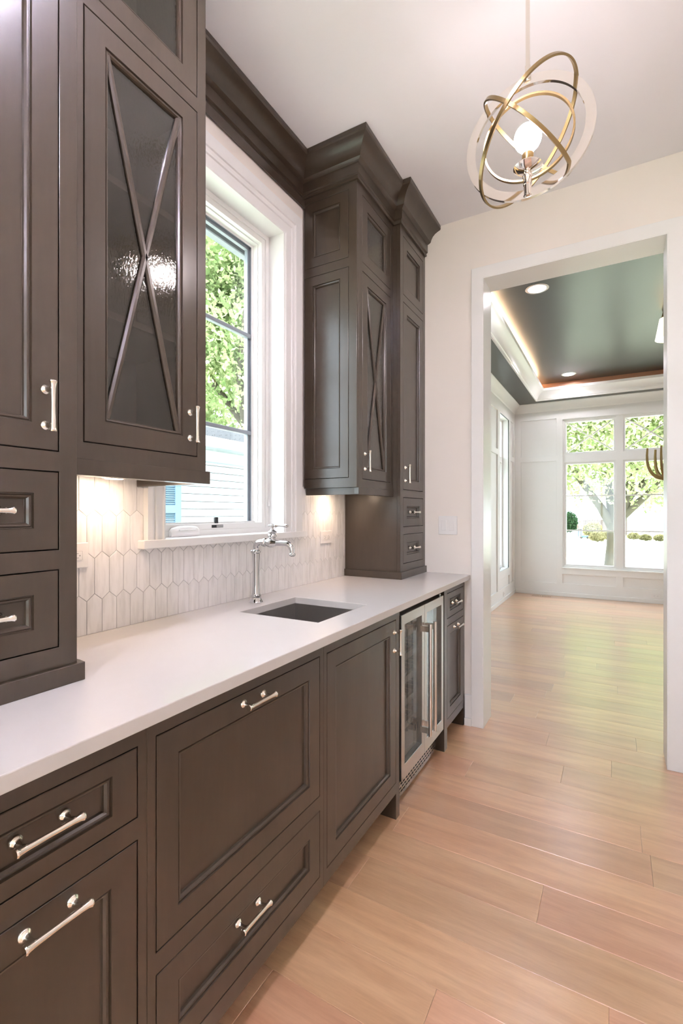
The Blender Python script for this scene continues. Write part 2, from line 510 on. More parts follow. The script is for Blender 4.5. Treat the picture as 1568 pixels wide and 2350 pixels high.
# picket tiles
TW, TP, TT = 0.0508, 0.1315, 0.021
def clip(poly, a0, a1, b0, b1):
    for ax, lim, sg in ((0, a0, 1), (0, a1, -1), (1, b0, 1), (1, b1, -1)):
        out = []
        for i in range(len(poly)):
            p, q = poly[i], poly[(i + 1) % len(poly)]
            ip, iq = sg * (p[ax] - lim) >= 0, sg * (q[ax] - lim) >= 0
            if ip: out.append(p)
            if ip != iq:
                t = (lim - p[ax]) / (q[ax] - p[ax])
                out.append((p[0] + t * (q[0] - p[0]), p[1] + t * (q[1] - p[1])))
        poly = out
        if len(poly) < 3: return []
    return poly
tile_regions = [(0.42, 1.0875, CT1, 1.43), (1.0875, 2.024, CT1, 1.1665), (2.024, 2.512, CT1, 1.43)]
def shrink(poly, d):
    c = (sum(p[0] for p in poly) / len(poly), sum(p[1] for p in poly) / len(poly)); out = []
    n = len(poly)
    for i in range(n):
        p0, p, p1 = Vector(poly[i - 1]), Vector(poly[i]), Vector(poly[(i + 1) % n])
        d0, d1 = (p - p0), (p1 - p)
        if d0.length < 1e-6 or d1.length < 1e-6: out.append(tuple(p)); continue
        n0 = Vector((-d0.y, d0.x)).normalized(); n1 = Vector((-d1.y, d1.x)).normalized()
        den = 1 + n0.dot(n1)
        mv = (n0 + n1) / max(den, 0.25)
        out.append((p.x + mv.x * d, p.y + mv.y * d))
    return out
def area(p): return 0.5 * sum(p[i][0] * p[(i + 1) % len(p)][1] - p[(i + 1) % len(p)][0] * p[i][1] for i in range(len(p)))
_full_tile = None
for row in range(-1, 4):
    pk = 1.038 + row * TP + TP          # tip height of this row
    lo = pk - TP - TT
    off = 0.907 if (row + 1) % 2 == 0 else 0.907 + TW / 2
    for j in range(-12, 36):
        yc = off + j * TW
        if yc < 0.40 or yc > 2.55: continue
        h = TW / 2 - 0.0009
        hexa = [(yc, lo + 0.0011), (yc + h, lo + TT + 0.0003), (yc + h, pk - TT - 0.0003), (yc, pk - 0.0011), (yc - h, pk - TT - 0.0003), (yc - h, lo + TT + 0.0003)]
        pieces = [c for c in (clip(hexa, *r) for r in tile_regions) if len(c) > 2 and abs(area(c)) > 4e-5]
        if not pieces: continue
        full = len(pieces) == 1 and abs(abs(area(pieces[0])) - abs(area(hexa))) < 1e-8
        if full and _full_tile is not None:
            o = bpy.data.objects.new('tile', _full_tile); COL.objects.link(o)
            o.location = (0, yc, lo); put_under(o, wl); continue
        m = MB(FX(0))
        for pc in pieces:
            n = len(pc); s = shrink(pc, 0.0007)
            m.add([(p[0], p[1], -0.0075) for p in pc] + [(p[0], p[1], -0.0008) for p in pc] + [(p[0], p[1], 0.0) for p in s],
                  [tuple(range(n))[::-1]] + [(i, (i + 1) % n, n + (i + 1) % n, n + i) for i in range(n)]
                  + [(n + i, n + (i + 1) % n, 2 * n + (i + 1) % n, 2 * n + i) for i in range(n)] + [tuple(range(2 * n, 3 * n))])
        o = m.build('tile', 'tile_marble', wl, origin=(0, yc, lo))
        if full: _full_tile = o.data

struct(MB(FXm(XR)).box(-YE - 0.05, -YB, -0.1, 3.3, -0.2, 0).build('wall_right', 'wall_paint'), 'plain white pantry wall opposite the cabinets')
struct(MB(FYm(YE)).plate(-0.25, XR + 0.2, -0.1, 3.3, -(YW - YE), 0, [(DX0, DX1, -0.2, DZ)]).build('wall_end', 'wall_paint'), 'white wall with the tall cased doorway')
struct(MB(FYp(YB)).plate(-XR - 0.2, 0.25, -0.1, 3.3, -0.2, 0, [(-1.85, -0.15, 0.5, 2.6)]).build('wall_back', 'wall_paint'), 'white rear wall with the added wide window')
struct(MB(FD(CEIL)).box(YB - 0.1, YW, -0.25, XR + 0.2, -0.2, 0).build('ceiling', 'ceiling_paint'), 'flat white pantry ceiling')

# added rear window (out of frame, put in to light the room)
wb = stempty('added_window', (1.0, YB, 0.5), 'added wide rear window with white frame, out of view')
fr = MB(FYp(YB - 0.08)).plate(-1.85, -0.15, 0.5, 2.6, -0.05, 0.0, [(-1.79, -1.03, 0.56, 2.54), (-0.97, -0.21, 0.56, 2.54)]).build('frame', 'trim_paint', wb)
for a in (-1.79, -0.97):
    MB(FYp(YB - 0.10)).box(a, a + 0.76, 0.56, 2.54, -0.004, 0).build('pane', 'window_glass', wb)

# ---- doorway jamb lining and casing
trim = MB()
for (y0, y1) in ((YE - 0.018, YE + 0.0), (YW, YW + 0.018)):
    m = MB(FYm(y1)).plate(DX0 - 0.068, DX1 + 0.068, 0.0, DZ + 0.068, 0, y1 - y0, [(DX0, DX1, -1, DZ)])
    trim.v, k0 = trim.v + m.v, len(trim.v); trim.f += [tuple(i + k0 for i in q) for q in m.f]
struct(trim.build('trim_1', 'trim_paint', bevel=0.0015), 'flat white casing around the tall doorway')
jm = MB()
jm.box(DX0 - 0.001, DX0 + 0.004, YE - 0.017, YW + 0.017, 0, DZ).box(DX1 - 0.004, DX1 + 0.001, YE - 0.017, YW + 0.017, 0, DZ).box(DX0, DX1, YE - 0.017, YW + 0.017, DZ - 0.004, DZ + 0.001)
struct(jm.build('trim_2', 'trim_paint', bevel=0.001), 'white jamb lining inside the doorway')
m = MB(FYm(YE)).box(XB + 0.004, DX0 - 0.068, 0, 0.185, 0, 0.014).box(XB + 0.004, DX0 - 0.066, 0, 0.046, 0, 0.026)
struct(m.build('baseboard_end', 'trim_paint', bevel=0.002), 'short white baseboard between narrow cabinet and doorway casing')
m = MB(FYm(YE)).box(DX1 + 0.068, XR, 0, 0.185, 0, 0.014)
struct(m.build('baseboard_right', 'trim_paint', bevel=0.002), 'white baseboard beyond the doorway casing')

# ---- kitchen window
w1 = stempty('window_1', (0, (WY0 + WY1) / 2, WZ0), 'white casement window over the sink with two bars in backlit grey')
prof = [(0, 0), (0, 0.016), (0.006, 0.019), (0.010, 0.015), (0.052, 0.015), (0.055, 0.021), (0.064, 0.021), (0.067, 0.015), (0.080, 0.018), (0.083, 0.024), (0.135, 0.024), (0.135, 0)]
# casing: moulded on both legs and head, mitred; the leg by the glass-door cabinet is ripped narrower
def casing_leg(y_in, sgn, wid, ztop_of):
    m = MB(); pr = prof if wid > 0.1 else [(0, 0), (0, 0.016), (0.006, 0.019), (0.010, 0.015), (0.030, 0.015), (0.033, 0.021), (0.042, 0.021), (0.045, 0.015), (0.056, 0.018), (0.059, 0.024), (wid, 0.024), (wid, 0)]
    vs = []
    for top in (0, 1):
        for d, n in pr:
            z = (WZ1 - 0.004 + d) if top else WZ0
            vs.append((n - 0.0, y_in + sgn * d, z))
    n = len(pr)
    m.add(vs, [(i, (i + 1) % n, n + (i + 1) % n, n + i) for i in range(n)] + [tuple(range(n))[::-1], tuple(range(n, 2 * n))])
    return m
casing_leg(WY1 + 0.004, 1, 0.135, None).build('casing', 'trim_paint', w1)
casing_leg(WY0 - 0.004, -1, 0.078, None).build('casing', 'trim_paint', w1)
m = MB(); n = len(prof)
vs = [(nn, WY0 - 0.004 - d * 0.6, WZ1 - 0.004 + d) for d, nn in prof] + [(nn, WY1 + 0.004 + d, WZ1 - 0.004 + d) for d, nn in prof]
m.add(vs, [(i, (i + 1) % n, n + (i + 1) % n, n + i) for i in range(n)] + [tuple(range(n))[::-1], tuple(range(n, 2 * n))])
m.build('casing', 'trim_paint', w1)
# jamb extension, stool
JX = -0.080
m = MB().box(JX - 0.1, 0.012, WY1 - 0.002, WY1 + 0.012, WZ0, WZ1).box(JX - 0.1, 0.012, WY0 - 0.012, WY0 + 0.002, WZ0, WZ1).box(JX - 0.1, 0.012, WY0, WY1, WZ1 - 0.002, WZ1 + 0.012)
m.build('jamb', 'trim_paint', w1)
MB().box(JX - 0.1, 0.032, 1.063, 2.046, 1.167, WZ0).build('stool', 'trim_paint', w1, bevel=0.003, seg=2)
fy0, fy1, fz0, fz1 = WY0 + 0.002, WY1 - 0.002, WZ0, WZ1 - 0.002
MB(FX(JX)).rings(fy0, fy1, fz0, fz1, [(0, -0.10), (0, 0), (0.022, 0), (0.022, -0.006), (0.048, -0.006), (0.048, -0.030)], False).build('frame', 'trim_paint', w1)
sy0, sy1, sz0, sz1 = fy0 + 0.046, fy1 - 0.046, fz0 + 0.026, fz1 - 0.046
MB(FX(JX - 0.030)).rings(sy0 - 0.004, sy1 + 0.004, sz0 - 0.004, sz1 + 0.004, [(0, -0.02), (0.0, 0), (0.010, 0), (0.010, -0.026), (0.020, -0.030)], False).build('sash', 'trim_paint', w1)
MB(FX(JX - 0.062)).rings(sy0, sy1, sz0, sz1, [(0.012, 0.002), (0.012, -0.012), (0.028, -0.012), (0.028, -0.03)], False).build('glazing_bead', 'frame_grey', w1)
GX = JX - 0.075
zb = [sz0 + 0.01, 1.684, 2.160, sz1 - 0.01]
for i in range(3):
    MB(FX(GX)).box(sy0 + 0.01, sy1 - 0.01, zb[i], zb[i + 1], -0.003, 0.003).build('pane', 'window_glass', w1)
for z in zb[1:3]:
    MB(FX(GX)).box(sy0 + 0.012, sy1 - 0.012, z - 0.0095, z + 0.0095, -0.012, 0.012).build('muntin', 'frame_grey', w1, bevel=0.002)  # grey base colour holds the backlit shade of the bars
# crank cover, latch tab and sticker on the frame, blind wand
m = MB(); pr = []
cy0, cy1 = 1.262, 1.405
sec = [(-0.002, 0.0), (0.020, 0.0), (0.026, 0.012), (0.022, 0.030), (0.012, 0.040), (-0.002, 0.042)]
st = [(0.0, .55), (.08, .8), (.3, .95), (.6, 1.0), (.85, .97), (.96, .85), (1.0, .6)]
vs = []
for t, sc in st:
    for nx, nz in sec: vs.append((JX + nx * sc, cy0 + (cy1 - cy0) * t, WZ0 + 0.001 + nz * sc))
n = len(sec)
m.add(vs, [(i * n + j, i * n + (j + 1) % n, (i + 1) * n + (j + 1) % n, (i + 1) * n + j) for i in range(len(st) - 1) for j in range(n)] + [tuple(range(n))[::-1], tuple(range((len(st) - 1) * n, len(st) * n))])
m.build('crank_cover', 'plastic_white', w1, smooth=R(50))
MB().box(JX + 0.020, JX + 0.028, 1.290, 1.375, WZ0 + 0.024, WZ0 + 0.030).build('crank_handle', 'plastic_white', w1, bevel=0.002)
MB().box(JX - 0.060, JX - 0.046, sy0, sy1, sz0 - 0.004, 1.2515).build('bottom_rail', 'trim_paint', w1)
MB().box(JX - 0.052, JX - 0.040, 1.548, 1.568, 1.245, 1.272).build('latch_tab', 'black', w1, bevel=0.002)
MB(FX(JX - 0.006)).box(1.492, 1.560, WZ0 + 0.030, WZ0 + 0.042, 0, 0.0006).build('sticker', 'black', w1)
for i in range(4):
    MB(FX(JX - 0.0054)).box(1.520, 1.558, WZ0 + 0.0317 + i * 0.0025, WZ0 + 0.0327 + i * 0.0025, 0, 0.0004).build('sticker_line', 'plastic_white', w1)
pts = [(JX + 0.006, WY1 - 0.008, 1.47), (JX + 0.007, WY1 - 0.0075, 1.43), (JX + 0.009, WY1 - 0.008, 1.39), (JX + 0.007, WY1 - 0.010, 1.355)]
MB().tube(pts, 0.0013, 6).lathe([(0.0012, 0.033), (0.0035, 0.022), (0.0062, 0.008), (0.0060, 0.0)], (JX + 0.007, WY1 - 0.010, 1.325), (0, 0, 1), 10).build('blind_cord', 'plastic_white', w1, smooth=SM)
# dark lintel outside
MB().box(-0.243, -0.20, WY0 + 0.001, WY1 - 0.001, 2.585, 2.66).build('lintel', 'frame_grey', w1, bevel=0.004)

# ---- crown run over the window
CROWN = [(0.0, 2.925), (0.010, 2.925), (0.012, 2.934), (0.010, 2.938), (0.010, 2.944), (0.018, 2.948), (0.018, 2.998), (0.030, 3.002), (0.038, 3.008), (0.042, 3.022), (0.052, 3.040), (0.067, 3.054), (0.086, 3.064), (0.098, 3.068), (0.103, 3.074), (0.103, CEIL - 0.001), (0.0, CEIL - 0.001)]
wc = [(o - 0.010 if o > 0 else 0.0, z) for o, z in CROWN]
wc[0] = (0.0, 2.882); wc[1] = (0.006, 2.882); wc[2] = (0.006, 2.925); wc[3] = (0.004, 2.929)
struct(MB().sweep([(0.0, 2.08), (0.0, 1.060)][::-1], [(o, z) for o, z in wc]).build('trim_3', 'cabinet_wood', smooth=R(25)), 'dark wood crown moulding along the ceiling over the window')

# ================================================================== CABINET BUILDERS
BEAD = [(0.0, 0.0), (0.0014, -0.0050), (0.0032, -0.0050), (0.0052, -0.0028), (0.0085, -0.0036), (0.0118, -0.0080), (0.0128, -0.0130), (0.0135, -0.0140)]
def rect_rings(m, a0, a1, b0, b1, prof, cap=False):
    k0 = len(m.v)
    for ia, ib, n in prof:
        for (a, b) in ((a0 + ia, b0 + ib), (a1 - ia, b0 + ib), (a1 - ia, b1 - ib), (a0 + ia, b1 - ib)):
            m.v.append(m.mp(a, b, n))
    for r in range(len(prof) - 1):
        for i in range(4):
            p = k0 + r * 4
            m.f.append((p + i, p + (i + 1) % 4, p + 4 + (i + 1) % 4, p + 4 + i))
    if cap:
        p = k0 + (len(prof) - 1) * 4; m.f.append((p, p + 1, p + 2, p + 3))

def pull(parent, c, n, t, name='pull', cc=0.076):
    c, n, t = Vector(c), Vector(n), Vector(t)
    m = MB()
    o = c + n * 0.031
    L = cc / 2 + 0.0155
    m.lathe([(0.0001, -L), (0.0072, -L), (0.0082, -L + 0.0025), (0.0072, -L + 0.005), (0.0062, -L + 0.008), (0.0052, -L + 0.018), (0.0046, 0), (0.0052, L - 0.018), (0.0062, L - 0.008), (0.0072, L - 0.005), (0.0082, L - 0.0025), (0.0072, L), (0.0001, L)], o, t, 16)
    for s in (-1, 1):
        b = c + t * (s * cc / 2)
        m.lathe([(0.0105, -0.001), (0.0110, 0.002), (0.0098, 0.0045), (0.0068, 0.007), (0.0046, 0.010), (0.0042, 0.022), (0.0056, 0.027), (0.0056, 0.032), (0.0001, 0.034)], b, n, 16)
    return m.build(name, 'nickel', parent, smooth=R(40))

def door(parent, mp, a0, a1, b0, b1, wa=0.054, wb=None, kind='panel', name='door', handle=None, mull=False):
    """inset door or drawer front flush with the face frame at n = 0"""
    wb = wa if wb is None else wb
    g = 0.0023
    a0, a1, b0, b1 = a0 + g, a1 - g, b0 + g, b1 - g
    m = MB(mp)
    pr = [(0.0, 0.0, -0.02), (0.0, 0.0, -0.0012), (0.0012, 0.0012, 0.0)] + [(wa + i, wb + i, n) for i, n in BEAD]
    if kind == 'glass': pr += [(wa + 0.0135, wb + 0.0135, -0.02), (0, 0, -0.02)]
    rect_rings(m, a0, a1, b0, b1, pr)
    d = m.build(name, 'cabinet_wood', parent)
    i = 0.0128
    if kind == 'panel':
        MB(mp).box(a0 + wa + i, a1 - wa - i, b0 + wb + i, b1 - wb - i, -0.018, -0.0135).build('panel', 'cabinet_wood', d)
        if True:  # closing back
            MB(mp).box(a0 + 0.01, a1 - 0.01, b0 + 0.01, b1 - 0.01, -0.0215, -0.0182).build('back_panel', 'cabinet_wood', d)
    else:
        MB(mp).box(a0 + wa + 0.006, a1 - wa - 0.006, b0 + wb + 0.006, b1 - wb - 0.006, -0.0165, -0.0125).build('pane', 'rain_glass', d)
        if mull:
            A0, A1, B0, B1 = a0 + wa + 0.010, a1 - wa - 0.010, b0 + wb + 0.010, b1 - wb - 0.010
            for (p, q) in (((A0, B0), (A1, B1)), ((A1, B0), (A0, B1))):
                p, q = Vector(p), Vector(q); dd = (q - p).normalized(); s = Vector((-dd.y, dd.x))
                k = MB(mp); vs = []
                sec = [(-0.0085, -0.0125), (-0.0085, -0.008), (-0.0035, -0.0030), (0.0035, -0.0030), (0.0085, -0.008), (0.0085, -0.0125)]
                for e in (p, q):
                    for w_, n_ in sec: vs.append((e.x + s.x * w_, e.y + s.y * w_, n_))
                k.add(vs, [(x, (x + 1) % 6, 6 + (x + 1) % 6, 6 + x) for x in range(6)] + [(5, 4, 3, 2, 1, 0), (6, 7, 8, 9, 10, 11)])
                k.build('mullion', 'cabinet_wood', d)
    if handle:
        ha, hb, ori = handle
        c = Vector(mp(ha, hb, -0.011 if (kind == 'panel' and a0 + wa + i < ha < a1 - wa - i and b0 + wb + i < hb < b1 - wb - i) else 0.0))
        nrm = Vector(mp(0, 0, 1)) - Vector(mp(0, 0, 0))
        t = (Vector(mp(1, 0, 0)) - Vector(mp(0, 0, 0))) if ori == 'h' else Vector((0, 0, 1))
        c2 = Vector(mp(ha, hb, 0.0))
        if (c2 - c).length > 1e-4:
            pull(d, c, nrm, t)
        else:
            pull(d, c2, nrm, t)
    return d

def carcass(parent, y0, y1, x0, xf, z0, z1, shelves=(), mat='cabinet_wood', top=True):
    t = 0.018; xb = xf - 0.0205
    m = MB()
    m.box(x0, xb, y0, y0 + t, z0, z1).box(x0, xb, y1 - t, y1, z0, z1)
    m.box(x0, xb, y0 + t, y1 - t, z0, z0 + t)
    if top: m.box(x0, xb, y0 + t, y1 - t, z1 - t, z1)
    m.box(x0, x0 + 0.008, y0 + t, y1 - t, z0 + t, z1 - t)
    b = m.build('body', mat, parent)
    for z in shelves:
        MB().box(x0 + 0.008, xb - 0.004, y0 + t, y1 - t, z - 0.009, z + 0.009).build('shelf', 'cabinet_wood_inner', parent)
    return b

def face_frame(parent, y0, y1, xf, z0, z1, holes):
    return MB(FX(xf)).plate(y0, y1, z0, z1, -0.02, 0.0, holes).build('face_frame', 'cabinet_wood', parent, bevel=0.0008)

# ================================================================== UPPER CABINETS AND TOWERS
ZT0, ZT1, ZS0, ZS1 = 1.460, 2.505, 2.548, 2.886
def upper(name, y0, y1, d0, d1, label, window_side):
    t = thing(name, (0, (y0 + y1) / 2, 1.383), label, 'cabinet')
    carcass(t, y0, y1, 0.003, XU, 1.418, CEIL - 0.002, shelves=(1.80, 2.15, 2.527))
    face_frame(t, y0, y1, XU, 1.418, CEIL - 0.002, [(d0, d1, ZT0, ZT1), (d0, d1, ZS0, ZS1)])
    ha = d1 - 0.030 if window_side > 0 else d0 + 0.024
    door(t, FX(XU), d0, d1, ZT0, ZT1, kind='glass', mull=True, handle=(ha, 1.551, 'v'))
    door(t, FX(XU), d0, d1, ZS0, ZS1, kind='glass')
    return t
lu = upper('wall_cabinet', 0.634, 1.067, 0.676, 1.033, 'dark wood wall cabinet with crossed glass door between tower and window', 1)
ru = upper('wall_cabinet', 2.080, 2.4995, 2.120, 2.464, 'dark wood wall cabinet with crossed glass door and panelled end facing the window', -1)
# light rails
m = MB().box(XU - 0.03, XU + 0.010, 0.634, 1.076, 1.380, 1.4185).box(0.003, XU - 0.03, 1.056, 1.076, 1.380, 1.4185)
m.build('light_rail', 'cabinet_wood', lu, bevel=0.0012)
m = MB().box(XU - 0.025, XU + 0.0012, 2.079, 2.4995, 1.383, 1.4185).box(0.003, XU - 0.025, 2.079, 2.099, 1.383, 1.4185)
m.build('light_rail', 'cabinet_wood', ru, bevel=0.0012)
for t_, a, b in ((lu, 0.640, 1.056), (ru, 2.099, 2.495)):
    MB().box(0.004, XU - 0.032, a, b, 1.4105, 1.4178).build('underside', 'maple_liner', t_)
# panelled end of the cabinet by the sink window
mpE = FYm(2.0795)
MB(mpE).plate(0.003, XU, 1.418, CEIL - 0.002, -0.0005, 0.0185, [(0.003 + 0.004, 0.270, ZT0 + 0.005, ZT1 + 0.008), (0.007, 0.270, ZS0 + 0.010, ZS1 + 0.010)]).build('end_frame', 'cabinet_wood', ru, bevel=0.0008)
mpE2 = FYm(2.0610)
door(ru, mpE2, 0.007, 0.270, ZT0 + 0.005, ZT1 + 0.008, wa=0.047, name='end_panel')
door(ru, mpE2, 0.007, 0.270, ZS0 + 0.010, ZS1 + 0.010, wa=0.047, name='end_panel')

def tower(name, y0, y1, d0, d1, label, hs):
    t = thing(name, (0, (y0 + y1) / 2, CT1), label, 'cabinet')
    carcass(t, y0, y1, 0.003, XT, CT1, CEIL - 0.002, shelves=(1.40, 1.80, 2.15, 2.525))
    rows = [(0.998, 1.168), (1.210, 1.381), (1.424, 2.503), (2.545, 2.880)]
    face_frame(t, y0, y1, XT, CT1, CEIL - 0.002, [(d0, d1, a, b) for a, b in rows])
    yc = (d0 + d1) / 2
    door(t, FX(XT), d0, d1, *rows[0], wa=0.050, wb=0.046, name='drawer', handle=(yc, 1.083, 'h'))
    door(t, FX(XT), d0, d1, *rows[1], wa=0.050, wb=0.046, name='drawer', handle=(yc, 1.2955, 'h'))
    door(t, FX(XT), d0, d1, *rows[2], handle=((d1 - 0.030) if hs > 0 else (d0 + 0.024), 1.515, 'v'))
    door(t, FX(XT), d0, d1, *rows[3])
    return t
lt = tower('tower_cabinet', 0.250, 0.6335, 0.290, 0.594, 'dark wood tower cabinet on the worktop, two drawers below its door, beside the puck light', 1)
rt = tower('tower_cabinet', 2.500, YE - 0.001, 2.542, 2.866, 'dark wood tower cabinet on the worktop against the doorway wall', -1)
MB().box(XT - 0.01, XT + 0.012, 0.250, 0.6455, CT1, 0.955).box(0.003, XT - 0.01, 0.6325, 0.6455, CT1, 0.955).build('base_trim', 'cabinet_wood', lt, bevel=0.0012)
MB().box(XT - 0.01, XT + 0.012, 2.488, YE - 0.001, CT1, 0.955).box(0.003, XT - 0.01, 2.488, 2.501, CT1, 0.955).build('base_trim', 'cabinet_wood', rt, bevel=0.0012)
# crowns
MB().sweep([(0.002, 2.0610), (XU, 2.0610), (XU, 2.4995)], CROWN).build('crown', 'cabinet_wood', ru, smooth=R(25))
MB().sweep([(XU - 0.02, 2.500), (XT, 2.500), (XT, YE - 0.001)], CROWN).build('crown', 'cabinet_wood', rt, smooth=R(25))
MB().sweep([(XU, 0.634), (XU, 1.067), (0.002, 1.067)], CROWN).build('crown', 'cabinet_wood', lu, smooth=R(25))
MB().sweep([(XT, 0.250), (XT, 0.6335), (XU - 0.02, 0.6335)], CROWN).build('crown', 'cabinet_wood', lt, smooth=R(25))

# ================================================================== BASE CABINETS
def base(name, y0, y1, label, holes, top=True):
    t = thing(name, (XB / 2, (y0 + y1) / 2, 0), label, 'cabinet')
    carcass(t, y0 + 0.0005, y1 - 0.0005, 0.003, XB, 0.109, CT0, top=top)
    face_frame(t, y0 + 0.0003, y1 - 0.0003, XB, 0.109, CT0, holes)
    MB().box(0.515, 0.53, y0 + 0.0005, y1 - 0.0005, 0, 0.1085).build('toe_kick', 'cabinet_wood', t)
    return t
b1 = base('base_cabinet', 0.229, 0.621, 'dark wood base cabinet with a drawer over a pull-out door, below the drawered tower', [(0.249, 0.601, 0.703, 0.841), (0.249, 0.601, 0.155, 0.661)])
door(b1, FX(XB), 0.249, 0.601, 0.703, 0.841, wa=0.052, wb=0.030, name='drawer', handle=(0.427, 0.780, 'h'))
door(b1, FX(XB), 0.249, 0.601, 0.155, 0.661, handle=(0.434, 0.634, 'h'))
b2 = base('base_cabinet', 0.621, 1.275, 'dark wood base cabinet with a wide panel front above a wide drawer', [(0.642, 1.254, 0.407, 0.844), (0.642, 1.254, 0.155, 0.363)])
door(b2, FX(XB), 0.642, 1.254, 0.407, 0.844, handle=(0.938, 0.819, 'h'))
door(b2, FX(XB), 0.642, 1.254, 0.155, 0.363, name='drawer', handle=(0.930, 0.277, 'h'))
b3 = base('base_cabinet', 1.275, 1.887, 'dark wood sink base cabinet with one large door beside the wine refrigerator', [(1.295, 1.851, 0.155, 0.843)], top=False)
door(b3, FX(XB), 1.295, 1.851, 0.155, 0.843, handle=(1.825, 0.756, 'v'))
MB().box(0.53, XB, 1.850, 1.8865, 0, 0.1095).build('leg', 'cabinet_wood', b3)
b5 = base('base_cabinet', 2.503, YE - 0.001, 'narrow dark wood base cabinet with small drawer and door at the doorway wall', [(2.554, 2.872, 0.708, 0.848), (2.554, 2.872, 0.155, 0.668)])
door(b5, FX(XB), 2.554, 2.872, 0.708, 0.848, wa=0.048, wb=0.034, name='drawer', handle=(2.713, 0.778, 'h'))
door(b5, FX(XB), 2.554, 2.872, 0.155, 0.668, wa=0.050, handle=(2.713, 0.642, 'h'))
MB().box(0.50, XB, 2.5035, 2.5535, 0, 0.1095).build('leg', 'cabinet_wood', b5)
MB().box(0.50, XB, 2.874, YE - 0.0015, 0, 0.1095).build('leg', 'cabinet_wood', b5)

# ---- worktop
SX0, SX1, SY0, SY1 = 0.172, 0.529, 1.378, 1.746
ct = MB(FU(CT1)).plate(-0.0005, 0.650, 0.190, YE - 0.0005, CT0 - CT1, 0.0, [(SX0, SX1, SY0, SY1)]).build('countertop', 'quartz', bevel=0.0022, seg=2)
tag(ct, 'long polished white quartz countertop with sink cut-out', 'countertop')

# ---- sink
sk = thing('sink', ((SX0 + SX1) / 2, (SY0 + SY1) / 2, 0.70), 'square undermount stainless steel sink set in the white countertop', 'sink')
MB(FU(CT0)).rings(SX0, SX1, SY0, SY1, [(-0.022, 0.0004), (-0.0035, 0.0004), (-0.003, -0.150), (0.004, -0.172), (0.026, -0.182), (0.17, -0.186)], True).build('basin', 'stainless_sink', sk, smooth=R(30))
MB().lathe([(0.040, -0.001), (0.043, 0.0015), (0.038, 0.003), (0.030, 0.0005), (0.0001, 0.0)], ((SX0 + SX1) / 2, (SY0 + SY1) / 2, CT0 - 0.186), (0, 0, 1), 24).build('drain', 'chrome', sk, smooth=SM)

# ---- faucet
fx_, fy_ = 0.101, 1.560
fa = thing('faucet', (fx_, fy_, CT1), 'tall polished chrome faucet with a lever handle beside the sink', 'faucet')
m = MB().lathe([(0.0295, 0.0), (0.0300, 0.003), (0.0275, 0.006), (0.0245, 0.013), (0.0205, 0.018), (0.0200, 0.021), (0.0215, 0.023), (0.0215, 0.029), (0.0185, 0.032), (0.0165, 0.040), (0.0145, 0.075), (0.0135, 0.115), (0.0138, 0.150), (0.0152, 0.185), (0.0165, 0.205), (0.0190, 0.208), (0.0195, 0.213), (0.0180, 0.218), (0.0135, 0.222)], (fx_, fy_, CT1), (0, 0, 1), 28)
m.build('column', 'chrome', fa, smooth=SM)
ez = 1.1675
pts = [(fx_, fy_, 1.128)] + [(fx_ + 0.026 - 0.026 * math.cos(a), fy_, ez - 0.026 + 0.026 * math.sin(a)) for a in [R(q) for q in range(0, 91, 15)]] + [(0.148, fy_, ez)]
MB().tube(pts, 0.0135, 18).build('elbow', 'chrome', fa, smooth=SM)
MB().lathe([(0.0001, -0.008), (0.0055, -0.007), (0.0065, 0.0), (0.0055, 0.004), (0.0001, 0.005)], (fx_ - 0.016, fy_ - 0.006, 1.128), (-1, -0.5, 0), 12).build('side_button', 'chrome', fa, smooth=SM)
m = MB().lathe([(0.0135, 0.0), (0.0175, 0.001), (0.0185, 0.005), (0.0185, 0.010), (0.0150, 0.013), (0.0140, 0.016), (0.0175, 0.024), (0.0205, 0.036), (0.0190, 0.050), (0.0150, 0.058), (0.0140, 0.064), (0.0115, 0.070)], (0.142, fy_, ez), (1, 0, 0), 24)
m.build('valve_body', 'chrome', fa, smooth=SM)
m = MB().lathe([(0.0130, 0.0), (0.0125, 0.018), (0.0135, 0.022), (0.0185, 0.026), (0.0190, 0.030), (0.0170, 0.034), (0.0135, 0.038), (0.0180, 0.042), (0.0190, 0.045), (0.0165, 0.048), (0.0100, 0.051), (0.0060, 0.056), (0.0055, 0.062), (0.0075, 0.066), (0.0085, 0.071), (0.0070, 0.077), (0.0001, 0.080)], (0.187, fy_, ez), (0, 0, 1), 24)
m.build('valve_stem', 'chrome', fa, smooth=SM)
m = MB().lathe([(0.0001, -0.020), (0.0038, -0.019), (0.0045, -0.014), (0.0035, -0.008), (0.0040, 0.0), (0.0035, 0.010), (0.0068, 0.015), (0.0070, 0.020), (0.0042, 0.026), (0.0036, 0.036), (0.0045, 0.052), (0.0070, 0.066), (0.0078, 0.073), (0.0060, 0.079), (0.0001, 0.081)], (0.187, fy_, ez + 0.071), (1, 0, 0), 16)
m.build('lever', 'chrome', fa, smooth=SM)
sp = [(0.205, fy_, ez)] + [(0.255 + 0.032 * math.sin(a), fy_, ez - 0.032 + 0.032 * math.cos(a)) for a in [R(q) for q in range(0, 86, 12)]] + [(0.2885, fy_, ez - 0.046)]
MB().tube(sp, [0.0118] + [0.0112] * (len(sp) - 3) + [0.0095, 0.0095], 18).lathe([(0.0095, 0.0), (0.0125, 0.003), (0.0135, 0.007), (0.0120, 0.011), (0.0085, 0.014), (0.0001, 0.0145)], (0.2885, fy_, ez - 0.038), (0, 0, -1), 20).build('spout', 'chrome', fa, smooth=SM)

